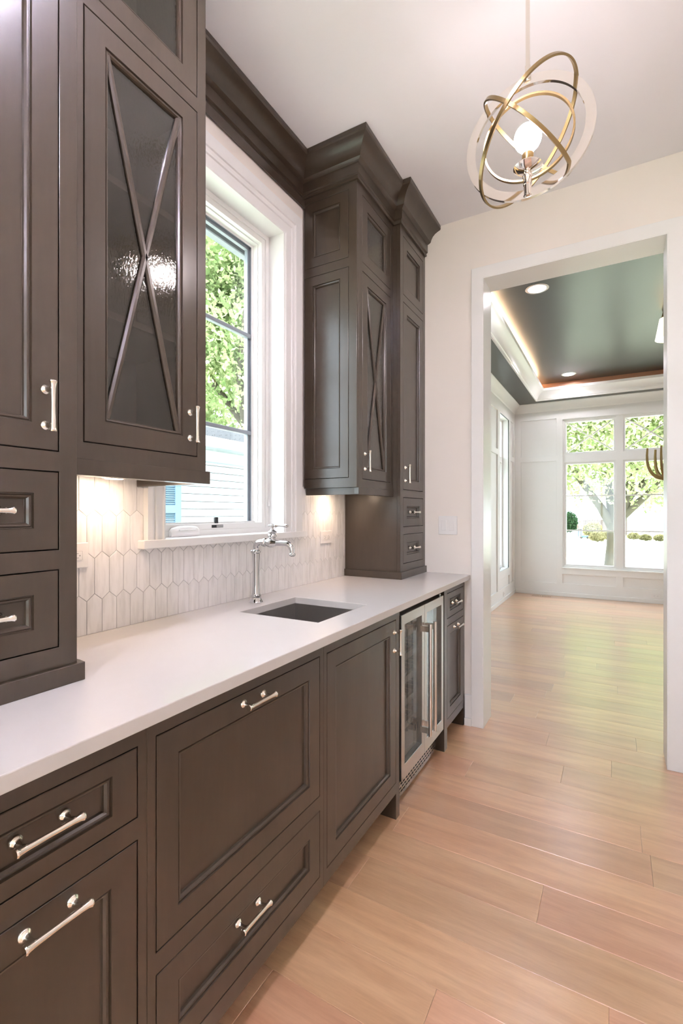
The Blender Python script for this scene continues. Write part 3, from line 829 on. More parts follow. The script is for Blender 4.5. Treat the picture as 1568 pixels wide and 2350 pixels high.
# ---- wine refrigerator
wf = thing('wine_refrigerator', (0.3, 2.19, 0), 'stainless wine refrigerator with two glass doors and long tube handles', 'refrigerator')
fy0_, fy1_ = 1.893, 2.482
m = MB().box(0.01, 0.56, fy0_, fy0_ + 0.02, 0.12, 0.868).box(0.01, 0.56, fy1_ - 0.02, fy1_, 0.12, 0.868).box(0.01, 0.56, fy0_, fy1_, 0.85, 0.868).box(0.01, 0.56, fy0_, fy1_, 0.10, 0.125).box(0.01, 0.03, fy0_, fy1_, 0.12, 0.86)
m.build('body', 'dark_liner', wf)
for i, z in enumerate((0.27, 0.38, 0.49, 0.60, 0.71)):
    k = MB()
    for j in range(9): k.box(0.05, 0.53, fy0_ + 0.035 + j * 0.064, fy0_ + 0.041 + j * 0.064, z - 0.004, z)
    k.box(0.515, 0.535, fy0_ + 0.02, fy1_ - 0.02, z - 0.022, z + 0.010)
    k.build('rack', 'cabinet_wood_inner', wf)
ym = 2.177
for (a0, a1, hy) in ((1.895, ym - 0.0015, 2.128), (ym + 0.0015, 2.468, 2.196)):
    d = MB(FX(0.622)).plate(a0, a1, 0.138, 0.852, -0.045, 0.0, [(a0 + 0.034, a1 - 0.034, 0.200, 0.806)]).build('door', 'stainless', wf, bevel=0.0015)
    MB(FX(0.612)).box(a0 + 0.033, a1 - 0.033, 0.199, 0.807, -0.012, -0.004).build('pane', 'rain_glass_clear' if False else 'fridge_glass' if 'fridge_glass' in MATS else 'window_glass', d)
    h = MB().tube([(0.668, hy, 0.250), (0.668, hy, 0.772)], 0.0085, 18)
    h.box(0.6215, 0.664, hy - 0.0065, hy + 0.0065, 0.735, 0.762).box(0.6215, 0.664, hy - 0.0065, hy + 0.0065, 0.262, 0.289)
    h.build('handle', 'stainless_bright', d, smooth=SM)
m = MB(FX(0.575))
holes = []
for r_ in range(5):
    for c_ in range(19):
        y = fy0_ + 0.012 + c_ * 0.030 + (0.015 if r_ % 2 else 0)
        if y + 0.020 < fy1_ - 0.004: holes.append((y, y + 0.020, 0.030 + r_ * 0.0165, 0.037 + r_ * 0.0165))
m.plate(fy0_, fy1_, 0.012, 0.122, -0.004, 0.0, holes)
m.build('vent_grille', 'stainless', wf)
MB().box(0.45, 0.545, fy0_, fy1_, 0.0, 0.118).build('plinth', 'black', wf)
for z in (0.852, 0.127):
    MB().box(0.575, 0.610, 2.440, 2.462, z, z + 0.011).build('hinge', 'stainless', wf, bevel=0.002)

# ================================================================== SMALL FIXTURES
def puck(y, x, label):
    t = thing('puck_light', (x, y, 1.395), label, 'light')
    MB().lathe([(0.034, 0.0), (0.034, 0.014), (0.0001, 0.014)], (x, y, 1.397), (0, 0, 1), 24).build('housing', 'plastic_white', t, smooth=SM)
    MB().lathe([(0.0001, 0.0), (0.026, 0.0), (0.026, 0.003), (0.0001, 0.003)], (x, y, 1.3945), (0, 0, 1), 20).build('lens', 'puck_lens', t)
    l = bpy.data.lights.new('puck_bulb', 'SPOT'); l.energy = 0.50; l.color = (1.0, 0.66, 0.48); l.spot_size = R(130); l.spot_blend = 0.6; l.shadow_soft_size = 0.02
    o = bpy.data.objects.new('bulb', l); COL.objects.link(o); o.location = (x, y, 1.392); put_under(o, t)
puck(0.915, 0.085, 'small round warm puck light under the cabinet beside the drawered tower')
puck(2.262, 0.085, 'small round warm puck light under the cabinet beyond the faucet')

def outlet(name, mp, a0, a1, b0, b1, label, vertical=True):
    t = thing(name, mp((a0 + a1) / 2, b0, 0), label, 'outlet')
    MB(mp).box(a0, a1, b0, b1, 0.0, 0.006).build('plate', 'plastic_white', t, bevel=0.0025, seg=2)
    ca, cb = (a0 + a1) / 2, (b0 + b1) / 2
    offs = [(0, -0.02), (0, 0.02)] if vertical else [(-0.02, 0), (0.02, 0)]
    for da, db in offs:
        MB(mp).box(ca + da - 0.0165, ca + da + 0.0165, cb + db - 0.0140 , cb + db + 0.0140, 0.0055, 0.0075).build('socket', 'plastic_white', t, bevel=0.002)
        k = MB(mp)
        if vertical: k.box(ca + da - 0.0075, ca + da - 0.0055, cb + db - 0.004, cb + db + 0.005, 0.0074, 0.0078).box(ca + da + 0.0055, ca + da + 0.0075, cb + db - 0.003, cb + db + 0.004, 0.0074, 0.0078).box(ca + da - 0.002, ca + da + 0.002, cb + db - 0.010, cb + db - 0.006, 0.0074, 0.0078)
        else: k.box(ca + da - 0.004, ca + da + 0.005, cb + db - 0.0075, cb + db - 0.0055, 0.0074, 0.0078).box(ca + da - 0.003, ca + da + 0.004, cb + db + 0.0055, cb + db + 0.0075, 0.0074, 0.0078).box(ca + da + 0.006, ca + da + 0.010, cb + db - 0.002, cb + db + 0.002, 0.0074, 0.0078)
        k.build('slots', 'plastic_grey', t)
    return t
outlet('wall_outlet', FX(0.0003), 2.222, 2.336, 1.119, 1.190, 'white duplex outlet set sideways on the tile beyond the faucet', False)
outlet('wall_outlet', FX(0.0003), 0.770, 0.884, 1.123, 1.200, 'white outlet plate on the tile beside the drawered tower', False)
sw = thing('light_switch', (0.51, YE, 1.156), 'white double rocker light switch on the wall by the doorway', 'switch')
MB(FYm(YE)).box(0.451, 0.570, 1.156, 1.272, 0, 0.006).build('plate', 'plastic_white', sw, bevel=0.0025, seg=2)
for a in (0.469, 0.519):
    MB(FYm(YE)).rings(a, a + 0.034, 1.180, 1.248, [(0, 0.0058), (0, 0.007), (0.003, 0.0075), (0.003, 0.0095)], True).build('rocker', 'plastic_white', sw)

# ---- pendant light
PX, PY = 1.172, 1.613
PC = Vector((PX, PY, 2.487))
pd = thing('pendant_light', (PX, PY, 2.297), 'orb pendant light of nested brass and polished nickel rings around a globe bulb', 'pendant light')
def band(n, rad, w, th, mat, name, c=PC, seg=96):
    """flat ring: w along the normal, th radially outward from rad"""
    n = Vector(n).normalized(); u = n.orthogonal().normalized(); v = n.cross(u)
    m = MB(); vs = []; sec = [(rad, -w / 2), (rad + th, -w / 2), (rad + th, w / 2), (rad, w / 2)]
    for i in range(seg):
        t = 2 * math.pi * i / seg; d = u * math.cos(t) + v * math.sin(t)
        for r_, h in sec: vs.append(tuple(c + d * r_ + n * h))
    m.add(vs, [(i * 4 + j, i * 4 + (j + 1) % 4, ((i + 1) % seg) * 4 + (j + 1) % 4, ((i + 1) % seg) * 4 + j) for i in range(seg) for j in range(4)])
    return m.build(name, mat, pd, smooth=R(30))
band((0, 1, 0), 0.166, 0.011, 0.028, 'nickel_bright', 'nickel_ring')
band((-0.721, 0.02, 0.692), 0.198, 0.011, 0.006, 'brass', 'brass_ring')
band((0.709, -0.13, 0.690), 0.170, 0.011, 0.006, 'brass', 'brass_ring')
band((-0.044, 0.999, 0), 0.131, 0.011, 0.006, 'brass', 'brass_ring')
MB().lathe([(0.0001, 2.662), (0.0115, 2.6625), (0.0125, 2.664), (0.0125, 2.682), (0.0085, 2.684), (0.0085, 2.716), (0.0065, 2.718), (0.0065, CEIL - 0.02)], (PX, PY, 0), (0, 0, 1), 16).build('rod', 'nickel', pd, smooth=SM)
MB().lathe([(0.0045, CEIL - 0.035), (0.012, CEIL - 0.030), (0.060, CEIL - 0.022), (0.064, CEIL - 0.016), (0.064, CEIL)], (PX, PY, 0), (0, 0, 1), 28).build('canopy', 'nickel', pd, smooth=SM)
MB().lathe([(0.0001, 2.296), (0.0105, 2.297), (0.0135, 2.299), (0.0135, 2.303), (0.0115, 2.305), (0.0115, 2.336), (0.0138, 2.338), (0.0138, 2.356), (0.0155, 2.359), (0.0160, 2.366), (0.0125, 2.371), (0.0125, 2.377), (0.032, 2.384), (0.0440, 2.394), (0.0436, 2.3958), (0.034, 2.390), (0.014, 2.388)], (PX, PY, 0), (0, 0, 1), 28).build('cup', 'nickel_bright', pd, smooth=SM)
MB().lathe([(0.0170, 2.387), (0.0175, 2.389), (0.0175, 2.436), (0.0001, 2.437)], (PX, PY, 0), (0, 0, 1), 24).build('socket', 'brass', pd, smooth=SM)
bz = 2.487
prof_ = [(0.0145, 2.434)] + [(0.0415 * math.sin(a), bz - 0.0415 * math.cos(a)) for a in [R(q) for q in range(30, 180, 12)]] + [(0.0001, bz + 0.0415)]
MB().lathe(prof_, (PX, PY, 0), (0, 0, 1), 28).build('bulb', 'bulb_glass', pd, smooth=True)

# ---- recessed lights
def can(x, y, z, label, far=False):
    t = thing('recessed_light', (x, y, z - 0.004), label, 'light', 'recessed ceiling lights')
    MB().lathe([(0.070, 0.010), (0.074, -0.003), (0.092, -0.004), (0.097, -0.001), (0.097, 0.002)], (x, y, z), (0, 0, 1), 32).build('trim_ring', 'plastic_white', t, smooth=SM)
    MB().lathe([(0.0001, 0.006), (0.072, 0.006), (0.072, 0.009), (0.0001, 0.009)], (x, y, z - 0.006), (0, 0, 1), 28).build('lens', 'can_lens_far' if far else 'added_can_lens', t)
    del t['group']
can(1.02, 0.70, CEIL, 'added unseen round recessed light in the white pantry ceiling before the pendant')  # these three pantry cans are added out of view to brighten it
can(1.02, -0.70, CEIL, 'added unseen round recessed light in the white pantry ceiling, middle one')
can(1.02, -2.10, CEIL, 'added unseen round recessed light in the white pantry ceiling by the added rear window')

# ================================================================== FAR ROOM
LX = -0.010
SOF = 3.012
TZ = 3.25
WIN = [(0.735, 1.430), (1.520, 2.215), (2.305, 3.000)]
FZ = (0.470, 2.070, 2.195, 2.715)      # sash bottom, sash top, transom bottom, transom top
LW = (6.94, 7.62)                      # window in the left wall
far = MB(FYm(YF)).plate(LX - 0.3, FXR + 0.3, -0.1, 3.5, -0.25, 0.0, [(0.714, 3.021, 0.448, 2.735)]).build('wall_far', 'trim_paint')
struct(far, 'white panelled far wall around the tall windows')
pan = [(0.103, 0.624, 0.198, 2.10), (0.103, 0.624, 2.18, 2.76), (0.710, 1.432, 0.200, 0.346), (1.518, 2.217, 0.200, 0.346), (2.303, 3.025, 0.200, 0.346), (3.111, 3.63, 0.198, 2.10), (3.111, 3.63, 2.18, 2.76)]
MB(FYm(YF)).plate(LX, FXR, 0.0, 2.90, -0.001, 0.018, pan + [(0.714, 3.021, 0.448, 2.735)]).build('panel_frame', 'trim_paint', far, bevel=0.0015)
fl = MB(FX(LX)).plate(YW - 0.2, YF + 0.1, -0.1, 3.5, -0.25, 0.0, [(LW[0], LW[1], 0.454, 2.714)]).build('wall_far_left', 'trim_paint')
struct(fl, 'white panelled side wall with a tall narrow window')
lp = [(5.05, 6.80, 0.198, 2.10), (5.05, 6.80, 2.18, 2.72), (3.3, 4.97, 0.198, 2.10), (3.3, 4.97, 2.18, 2.72), (6.945, 7.66, 0.195, 0.340), (7.74, 7.98, 0.198, 2.10), (7.74, 7.98, 2.18, 2.72)]
MB(FX(LX)).plate(YW, YF, 0.0, 2.90, -0.001, 0.018, lp + [(LW[0], LW[1], 0.454, 2.714)]).build('panel_frame', 'trim_paint', fl, bevel=0.0015)
struct(MB(FXm(FXR)).box(-YF - 0.1, -YW + 0.2, -0.1, 3.5, -0.2, 0).build('wall_far_right', 'trim_paint'), 'white side wall beyond the doorway')
struct(MB(FYp(YW)).plate(-FXR - 0.2, -XR + 0.0, -0.1, 3.5, -0.17, 0).build('wall_far_near', 'trim_paint'), 'white return wall beside the doorway in the next room')
# shoe moulding
struct(MB(FYm(YF - 0.018)).box(LX, FXR, 0, 0.060, 0, 0.016).build('baseboard_far', 'trim_paint', bevel=0.004), 'white shoe moulding below the far windows')
struct(MB(FX(LX + 0.018)).box(YW, YF, 0, 0.060, 0, 0.016).build('baseboard_far_left', 'trim_paint', bevel=0.004), 'white shoe moulding below the narrow window')
# soffit, tray, upper ceiling
TX0, TX1, TY0, TY1 = 0.365, FXR - 0.375, 3.40, 7.83
struct(MB(FD(SOF)).plate(YW - 0.02, YF + 0.1, LX - 0.1, FXR + 0.1, -0.30, 0.0, [(TY0, TY1, TX0, TX1)]).build('ceiling_soffit', 'charcoal_paint'), 'charcoal ceiling soffit around the tray')
struct(MB(FD(TZ)).box(TY0 - 0.1, TY1 + 0.1, TX0 - 0.1, TX1 + 0.1, -0.10, 0.0).build('ceiling_tray', 'charcoal_paint'), 'dark glossy tray ceiling in the next room')
pth = [(TX0, TY0), (TX0, TY1), (TX1, TY1), (TX1, TY0)]
tray_prof = [(-0.004, SOF - 0.010), (0.012, SOF - 0.010), (0.016, SOF + 0.006), (0.024, SOF + 0.012), (0.028, SOF + 0.030), (0.048, SOF + 0.062), (0.080, SOF + 0.092), (0.112, SOF + 0.108), (0.120, SOF + 0.116), (0.124, SOF + 0.150), (0.116, SOF + 0.150), (0.100, SOF + 0.125), (0.010, SOF + 0.080), (-0.004, SOF + 0.080)]
struct(MB().sweep(pth, tray_prof, closed_path=True).build('trim_4', 'trim_paint', smooth=R(25)), 'white cove crown moulding lining the tray ceiling')
struct(MB().sweep(pth, [(0.0005, SOF + 0.07), (0.004, SOF + 0.07), (0.004, TZ), (0.0005, TZ)], closed_path=True).build('trim_5', 'copper_paint'), 'copper painted band above the tray crown')
for x in (TX0 + 0.03, TX1 - 0.03):
    o = MB().box(x - 0.012, x + 0.012, TY0 + 0.2, TY1 - 0.15, SOF + 0.118, SOF + 0.124).build('cove_light_strip', 'led_strip')
    tag(o, 'warm cove light strip behind the tray crown ' + ('above the narrow window' if x < 1 else 'opposite the narrow window'), 'light')
room_prof = [(0.0, SOF - 0.150), (0.014, SOF - 0.150), (0.018, SOF - 0.128), (0.026, SOF - 0.118), (0.030, SOF - 0.104), (0.050, SOF - 0.064), (0.078, SOF - 0.034), (0.098, SOF - 0.018), (0.108, SOF - 0.010), (0.108, SOF + 0.002), (0.0, SOF + 0.002)]
struct(MB().sweep([(LX, YW), (LX, YF), (FXR, YF), (FXR, YW)], room_prof, closed_path=False).build('trim_6', 'trim_paint', smooth=R(25)), 'white crown moulding where panelled walls meet the soffit')

# far windows
w2 = stempty('window_2', (1.87, YF, 0.448), 'tall white three-part far window with crossed transom lights')
ho = []
for a0, a1 in WIN:
    ho += [(a0, a1, FZ[0], FZ[1]), (a0, a1, FZ[2], FZ[3])]
MB(FYm(YF)).plate(0.714, 3.021, 0.448, 2.735, -0.09, -0.004, ho).build('frame', 'trim_paint', w2, bevel=0.002)
MB(FYm(YF)).box(0.700, 3.035, 0.430, 0.450, -0.05, 0.030).build('sill', 'trim_paint', w2, bevel=0.003)
for a0, a1 in WIN:
    for (b0, b1) in ((FZ[0], FZ[1]), (FZ[2], FZ[3])):
        MB(FYm(YF)).rings(a0, a1, b0, b1, [(-0.002, -0.04), (-0.002, -0.022), (0.026, -0.022), (0.030, -0.030), (0.030, -0.075), (-0.002, -0.075)]).build('sash', 'trim_paint', w2)
    for b0, b1 in ((FZ[0], 1.021), (1.021, 1.553), (1.553, FZ[1])):
        MB(FYm(YF)).box(a0 + 0.024, a1 - 0.024, max(b0, FZ[0] + 0.024), min(b1, FZ[1] - 0.024), -0.062, -0.056).build('pane', 'window_glass', w2)
    for z in (1.021, 1.553):
        MB(FYm(YF)).box(a0 + 0.026, a1 - 0.026, z - 0.009, z + 0.009, -0.070, -0.048).build('muntin', 'trim_paint', w2)
    MB(FYm(YF)).box(a0 + 0.024, a1 - 0.024, FZ[2] + 0.024, FZ[3] - 0.024, -0.062, -0.056).build('pane', 'window_glass', w2)
    A0, A1, B0, B1 = a0 + 0.026, a1 - 0.026, FZ[2] + 0.026, FZ[3] - 0.026
    for (p, q), nn in ((((A0, B0), (A1, B1)), -0.046), (((A1, B0), (A0, B1)), -0.050)):
        p, q = Vector(p), Vector(q); dd = (q - p).normalized(); s = Vector((-dd.y, dd.x)) * 0.009
        k = MB(FYm(YF)); vs = [(e.x + g * s.x, e.y + g * s.y, n_) for e in (p, q) for g, n_ in ((-1, -0.070), (1, -0.070), (1, nn), (-1, nn))]
        k.add(vs, [(i, (i + 1) % 4, 4 + (i + 1) % 4, 4 + i) for i in range(4)] + [(3, 2, 1, 0), (4, 5, 6, 7)]).build('muntin', 'trim_paint', w2)
# narrow window in the side wall
w3 = stempty('window_3', (LX, 7.28, 0.454), 'tall narrow white casement window in the panelled side wall')
MB(FX(LX)).plate(LW[0], LW[1], 0.454, 2.714, -0.24, -0.085, [(LW[0] + 0.035, LW[1] - 0.035, 0.50, 2.06), (LW[0] + 0.035, LW[1] - 0.035, 2.15, 2.68)]).build('frame', 'trim_paint', w3, bevel=0.002)
MB(FX(LX)).plate(LW[0] - 0.004, LW[1] + 0.045, 0.415, 2.76, 0.0, 0.016, [(LW[0], LW[1], 0.454, 2.714)]).build('casing', 'trim_paint', w3, bevel=0.002)
MB(FX(LX)).box(LW[0] + 0.03, LW[1] - 0.03, 0.49, 2.07, -0.17, -0.165).build('pane', 'window_glass', w3)
MB(FX(LX)).box(LW[0] + 0.03, LW[1] - 0.03, 2.14, 2.69, -0.17, -0.165).build('pane', 'window_glass', w3)
MB(FX(LX)).rings(LW[0] + 0.034, LW[1] - 0.034, 0.499, 2.061, [(0, -0.12), (0.016, -0.12), (0.016, -0.18)]).build('sash', 'frame_grey', w3)
MB().box(LX - 0.084, LX - 0.045, 7.20, 7.30, 0.4545, 0.478).box(LX - 0.060, LX - 0.030, 7.26, 7.37, 0.476, 0.484).build('crank', 'plastic_grey', w3, bevel=0.003)

outlet('wall_outlet', FYm(YF - 0.0185), 1.861, 1.978, 0.075, 0.145, 'white outlet plate low on the far panelled wall', False)
outlet('wall_outlet', FX(LX + 0.0185), 7.16, 7.275, 0.075, 0.145, 'white outlet plate low on the side wall under the narrow window', False)
rg = thing('floor_register', (0.45, 7.93, 0), 'slotted wooden floor register set near the far wall', 'floor vent')
ho = [(0.300 + i * 0.0215, 0.309 + i * 0.0215, 7.895, 7.965) for i in range(6)] + [(0.440 + i * 0.0215, 0.449 + i * 0.0215, 7.895, 7.965) for i in range(6)]
MB(FU(0.0)).plate(0.285, 0.575, 7.880, 7.980, 0.0002, 0.003, ho).build('grille', 'oak', rg)
MB(FU(0.0)).box(0.29, 0.57, 7.885, 7.975, 0.0002, 0.0008).build('duct', 'black', rg)

can(0.824, 4.46, TZ, 'round recessed light in the dark tray ceiling by the doorway', True)
can(0.850, 7.43, TZ, 'round recessed light in the dark tray ceiling by the far windows', True)
can(2.900, 4.46, TZ, 'round recessed light in the dark tray ceiling by the doorway, beyond the chandelier', True)
can(2.900, 7.43, TZ, 'round recessed light in the dark tray ceiling by the far windows, beyond the chandelier', True)

# chandelier
cx_, cy_ = 1.875, 5.60
ch = thing('chandelier', (cx_, cy_, 1.60), 'brass chandelier with curved arms and a cream shade at the dark ceiling', 'chandelier')
MB().lathe([(0.082, 3.185), (0.118, 2.985), (0.116, 2.985), (0.080, 3.185)], (cx_, cy_, 0), (0, 0, 1), 32, closed=True).build('shade', 'lamp_shade', ch, smooth=SM)
MB().lathe([(0.0001, 3.180), (0.060, 3.182), (0.068, 3.195), (0.055, TZ), (0.0001, TZ)], (cx_, cy_, 0), (0, 0, 1), 24).build('canopy', 'brass_dark', ch, smooth=SM)
MB().lathe([(0.008, 1.60), (0.008, 3.18)], (cx_, cy_, 0), (0, 0, 1), 12).lathe([(0.0001, 1.585), (0.03, 1.59), (0.04, 1.62), (0.03, 1.66), (0.008, 1.67)], (cx_, cy_, 0), (0, 0, 1), 20).build('stem', 'brass_dark', ch, smooth=SM)
for q in range(6):
    az = R(185 + 60 * q)
    d = Vector((math.cos(az), math.sin(az), 0)); side = Vector((-d.y, d.x, 0))
    m = MB(); vs = []
    path = [(0.02, 1.640), (0.06, 1.628), (0.10, 1.640), (0.135, 1.668), (0.160, 1.705), (0.176, 1.750), (0.184, 1.80), (0.186, 1.86), (0.182, 1.93)]
    for i, (r_, z) in enumerate(path):
        t_ = Vector((path[min(i + 1, 8)][0] - path[max(i - 1, 0)][0], path[min(i + 1, 8)][1] - path[max(i - 1, 0)][1])).normalized()
        nr = Vector((-t_.y, t_.x))
        wd = 0.026 - 0.014 * i / 8
        th = 0.020 - 0.012 * i / 8
        for sx, sn in ((-1, -1), (1, -1), (1, 1), (-1, 1)):
            vs.append(tuple(Vector((cx_, cy_, 0)) + d * (r_ + nr.x * th * sn) + Vector((0, 0, z + nr.y * th * sn)) + side * wd * sx * 0.5))
    m.add(vs, [(i * 4 + j, i * 4 + (j + 1) % 4, (i + 1) * 4 + (j + 1) % 4, (i + 1) * 4 + j) for i in range(8) for j in range(4)] + [(3, 2, 1, 0), (32, 33, 34, 35)])
    m.build('arm', 'brass_dark', ch, smooth=R(40))

# ================================================================== OUTDOORS
rng = np.random.default_rng(11)
g = MB()
g.add([(-60, -40, -0.6), (60, -40, -0.6), (60, 9, -0.6), (-60, 9, -0.6), (60, 90, -2.1), (-60, 90, -2.1)], [(0, 1, 2, 3), (3, 2, 4, 5)])
go = g.build('ground', 'lawn'); struct(go, 'sunlit pale lawn outside the windows')

def leaves(name, clumps, n, size, mat, parent):
    """many small leaf blades scattered through ellipsoid clumps, one mesh"""
    cs = np.array([c[:3] for c in clumps]); rs = np.array([c[3:6] for c in clumps])
    vol = rs.prod(1); pick = rng.choice(len(clumps), n, p=vol / vol.sum())
    d = rng.normal(size=(n, 3)); d /= np.linalg.norm(d, axis=1)[:, None]
    rr = rng.random(n) ** 0.45
    p = cs[pick] + d * rs[pick] * rr[:, None]
    u = rng.normal(size=(n, 3)); u /= np.linalg.norm(u, axis=1)[:, None]
    v = np.cross(u, rng.normal(size=(n, 3))); v /= np.linalg.norm(v, axis=1)[:, None]
    s = size * (0.6 + 0.8 * rng.random(n))[:, None]
    V = np.empty((n, 4, 3)); V[:, 0] = p - u * s; V[:, 1] = p + v * s * 0.55; V[:, 2] = p + u * s; V[:, 3] = p - v * s * 0.55
    me = bpy.data.meshes.new(name)
    me.from_pydata(V.reshape(-1, 3).tolist(), [], [(4 * i, 4 * i + 1, 4 * i + 2, 4 * i + 3) for i in range(n)])
    me.materials.append(MATS[mat])
    o = bpy.data.objects.new(name, me); COL.objects.link(o); o['kind'] = 'stuff'
    put_under(o, parent)
    return o
def clumps_of(c, r, k, frac=0.42):
    out = []
    for _ in range(k):
        d = rng.normal(size=3); d /= np.linalg.norm(d)
        q = np.array(c) + d * np.array(r) * (0.25 + 0.62 * rng.random())
        f = frac * (0.7 + 0.6 * rng.random())
        out.append((*q, r[0] * f, r[1] * f, r[2] * f * 0.8))
    return out
def tree(loc, label, limbs, crown_c, crown_r, n, size, mat, k=40):
    t = thing('tree', loc, label, 'tree', None)
    m = MB()
    for pts, rad in limbs: m.tube(pts, rad, 10)
    m.build('trunk', 'bark', t, smooth=R(60))
    leaves('crown', clumps_of(crown_c, crown_r, k), n, size, mat, t)
    return t
# big maple in front of the far windows
bx, by, bz_ = 1.34, 18.6, -0.80
L = [([(bx - .05, by, bz_), (bx + .05, by, bz_ + .25), (bx + .08, by, bz_ + 1.0), (bx + .10, by, bz_ + 1.75)], [.42, .30, .25, .25]),
     ([(bx + .02, by, bz_ + 1.6), (bx - .35, by, bz_ + 2.3), (bx - 1.0, by - .3, bz_ + 3.3), (bx - 1.7, by - .5, bz_ + 4.6)], [.17, .13, .10, .05]),
     ([(bx + .05, by, bz_ + 1.7), (bx - .05, by + .3, bz_ + 2.6), (bx - .3, by + .5, bz_ + 4.0), (bx - .2, by + .6, bz_ + 6.5)], [.18, .15, .12, .05]),
     ([(bx + .15, by, bz_ + 1.6), (bx + .45, by, bz_ + 2.6), (bx + .75, by + .2, bz_ + 4.2), (bx + .9, by, bz_ + 6.5)], [.20, .17, .13, .05]),
     ([(bx + .25, by, bz_ + 1.9), (bx + 1.0, by - .2, bz_ + 2.7), (bx + 2.1, by - .5, bz_ + 3.9), (bx + 3.4, by - .6, bz_ + 5.2)], [.13, .10, .08, .04]),
     ([(bx + .5, by, bz_ + 2.6), (bx + 1.6, by + .6, bz_ + 3.9), (bx + 2.6, by + .8, bz_ + 5.5)], [.10, .08, .04])]
tree((bx, by, bz_), 'broad maple tree with forked trunk on the lawn before the far windows', L, (bx + .3, by, bz_ + 5.5), (5.2, 3.6, 3.5), 52000, 0.075, 'leaf_maple', 70)
# trees behind the neighbouring house
tree((-9.6, 12.6, -.7), 'tall green tree rising behind the neighbouring house', [([(-9.6, 12.6, -.7), (-9.5, 12.6, 3), (-9.2, 12.4, 7), (-9.2, 12.2, 10)], [.3, .25, .16, .05]), ([(-9.5, 12.6, 3), (-8.4, 10.9, 5.5), (-7.6, 10.4, 8)], [.14, .10, .04]), ([(-9.4, 12.6, 4), (-10.3, 10.6, 6.5), (-11, 10, 9)], [.13, .09, .03])],
     (-9.4, 12.6, 7.9), (3.6, 3.0, 4.3), 42000, 0.095, 'leaf_green', 50)
tree((-17.5, 15.5, -.7), 'pale green tree farther behind the neighbouring roof', [([(-17.5, 15.5, -.7), (-17.4, 15.5, 4), (-17.4, 15.4, 9)], [.3, .22, .06])],
     (-17.4, 15.4, 8.0), (4.0, 4.2, 5.4), 26000, 0.18, 'leaf_green', 40)
tree((-8.5, 21, -.7), 'bushy green tree beyond the end of the neighbouring house', [([(-8.5, 21, -.7), (-8.5, 21, 3), (-8.4, 20.9, 7)], [.25, .18, .05])],
     (-8.5, 21, 6.6), (3.4, 3.4, 4.2), 20000, 0.16, 'leaf_green', 36)
# more trees far across the lawn
tree((-7.5, 42, -1.3), 'far rounded tree beyond the fence', [([(-7.5, 42, -1.3), (-7.5, 42, 4)], [.3, .1])], (-7.5, 42, 5.5), (6, 4, 5), 16000, 0.25, 'leaf_maple', 36)
tree((11, 46, -1.4), 'far tree across the lawn beside the distant house', [([(11, 46, -1.4), (11, 46, 4)], [.3, .1])], (11, 46, 6), (7, 4, 5), 16000, 0.25, 'leaf_green', 36)

# neighbouring house seen through the sink window
nh = thing('neighbour_house', (-5.5, 5.0, -0.6), 'single-storey white sided house with grey shingle roof beyond the sink window', 'house')
HX, HY0, HY1 = -4.0, -1.0, 9.6
MB().box(-9.0, HX - 0.02, HY0, HY1, -0.6, 2.26).build('wall', 'frame_grey', nh)  # grey behind the board gaps paints the shadow lines of the laps
z = -0.55; ex = 0.112; src = None
while z < 2.04:
    if src is None:
        o = MB(FX(HX)).add([(a, b, n_) for a in (HY0, HY1) for b, n_ in ((0.0, -0.03), (0.0, 0.034), (0.006, 0.036), (ex - 0.010, 0.020), (ex - 0.010, -0.03))], [(0, 1, 6, 5), (1, 2, 7, 6), (2, 3, 8, 7), (3, 4, 9, 8), (4, 0, 5, 9), (4, 3, 2, 1, 0), (5, 6, 7, 8, 9)]).build('siding_board', 'siding', origin=(HX, 0, 0))
        src = o.data
    else:
        o = bpy.data.objects.new('siding_board', src); COL.objects.link(o)
    o.location = (HX, 0, z); put_under(o, nh); z += ex
MB(FX(HX)).box(HY0, HY1, 2.05, 2.26, -0.02, 0.022).build('frieze_board', 'siding', nh)
MB(FX(HX)).box(HY0, HY1, 2.055, 2.075, 0.02, 0.04).build('frieze_bead', 'frame_grey', nh)
s_ = MB()
for i in range(48): s_.box(HX, -3.56, HY0 - 0.2 + i * 0.23, HY0 - 0.2 + i * 0.23 + 0.222, 2.246, 2.262)
so = s_.build('soffit', 'frame_grey', nh); so['kind'] = 'stuff'  # grey colour carries the shade under the eave
MB().box(-3.58, -3.55, HY0 - 0.3, HY1 + 0.3, 2.235, 2.345).build('fascia', 'siding', nh)
MB().sweep([(-3.55, HY0 - 0.3), (-3.55, HY1 + 0.3)], [(0, 2.27), (0.02, 2.27), (0.09, 2.31), (0.10, 2.355), (0.09, 2.355), (0.08, 2.32), (0.015, 2.285), (0.012, 2.355), (0, 2.355)]).build('gutter', 'siding', nh)
rf = MB(); rows = 22
ax0, az0, ax1, az1 = -3.50, 2.345, -7.0, 3.36
for i in range(rows):
    t0, t1 = i / rows, (i + 1) / rows
    x0_, x1_ = ax0 + (ax1 - ax0) * t0, ax0 + (ax1 - ax0) * t1
    z0_, z1_ = az0 + (az1 - az0) * t0, az0 + (az1 - az0) * t1
    for j in range(24):
        ya = HY0 - 0.35 + j * 0.47 + (0.2 if i % 2 else 0); yb = min(ya + 0.462, HY1 + 0.35)
        rf.add([(x0_, ya, z0_ + 0.022), (x0_, yb, z0_ + 0.022), (x1_, yb, z1_ + 0.004), (x1_, ya, z1_ + 0.004), (x0_, ya, z0_), (x0_, yb, z0_)], [(0, 1, 2, 3), (4, 5, 1, 0)])
ro = rf.build('roof_shingles', 'shingle', nh); ro['kind'] = 'stuff'
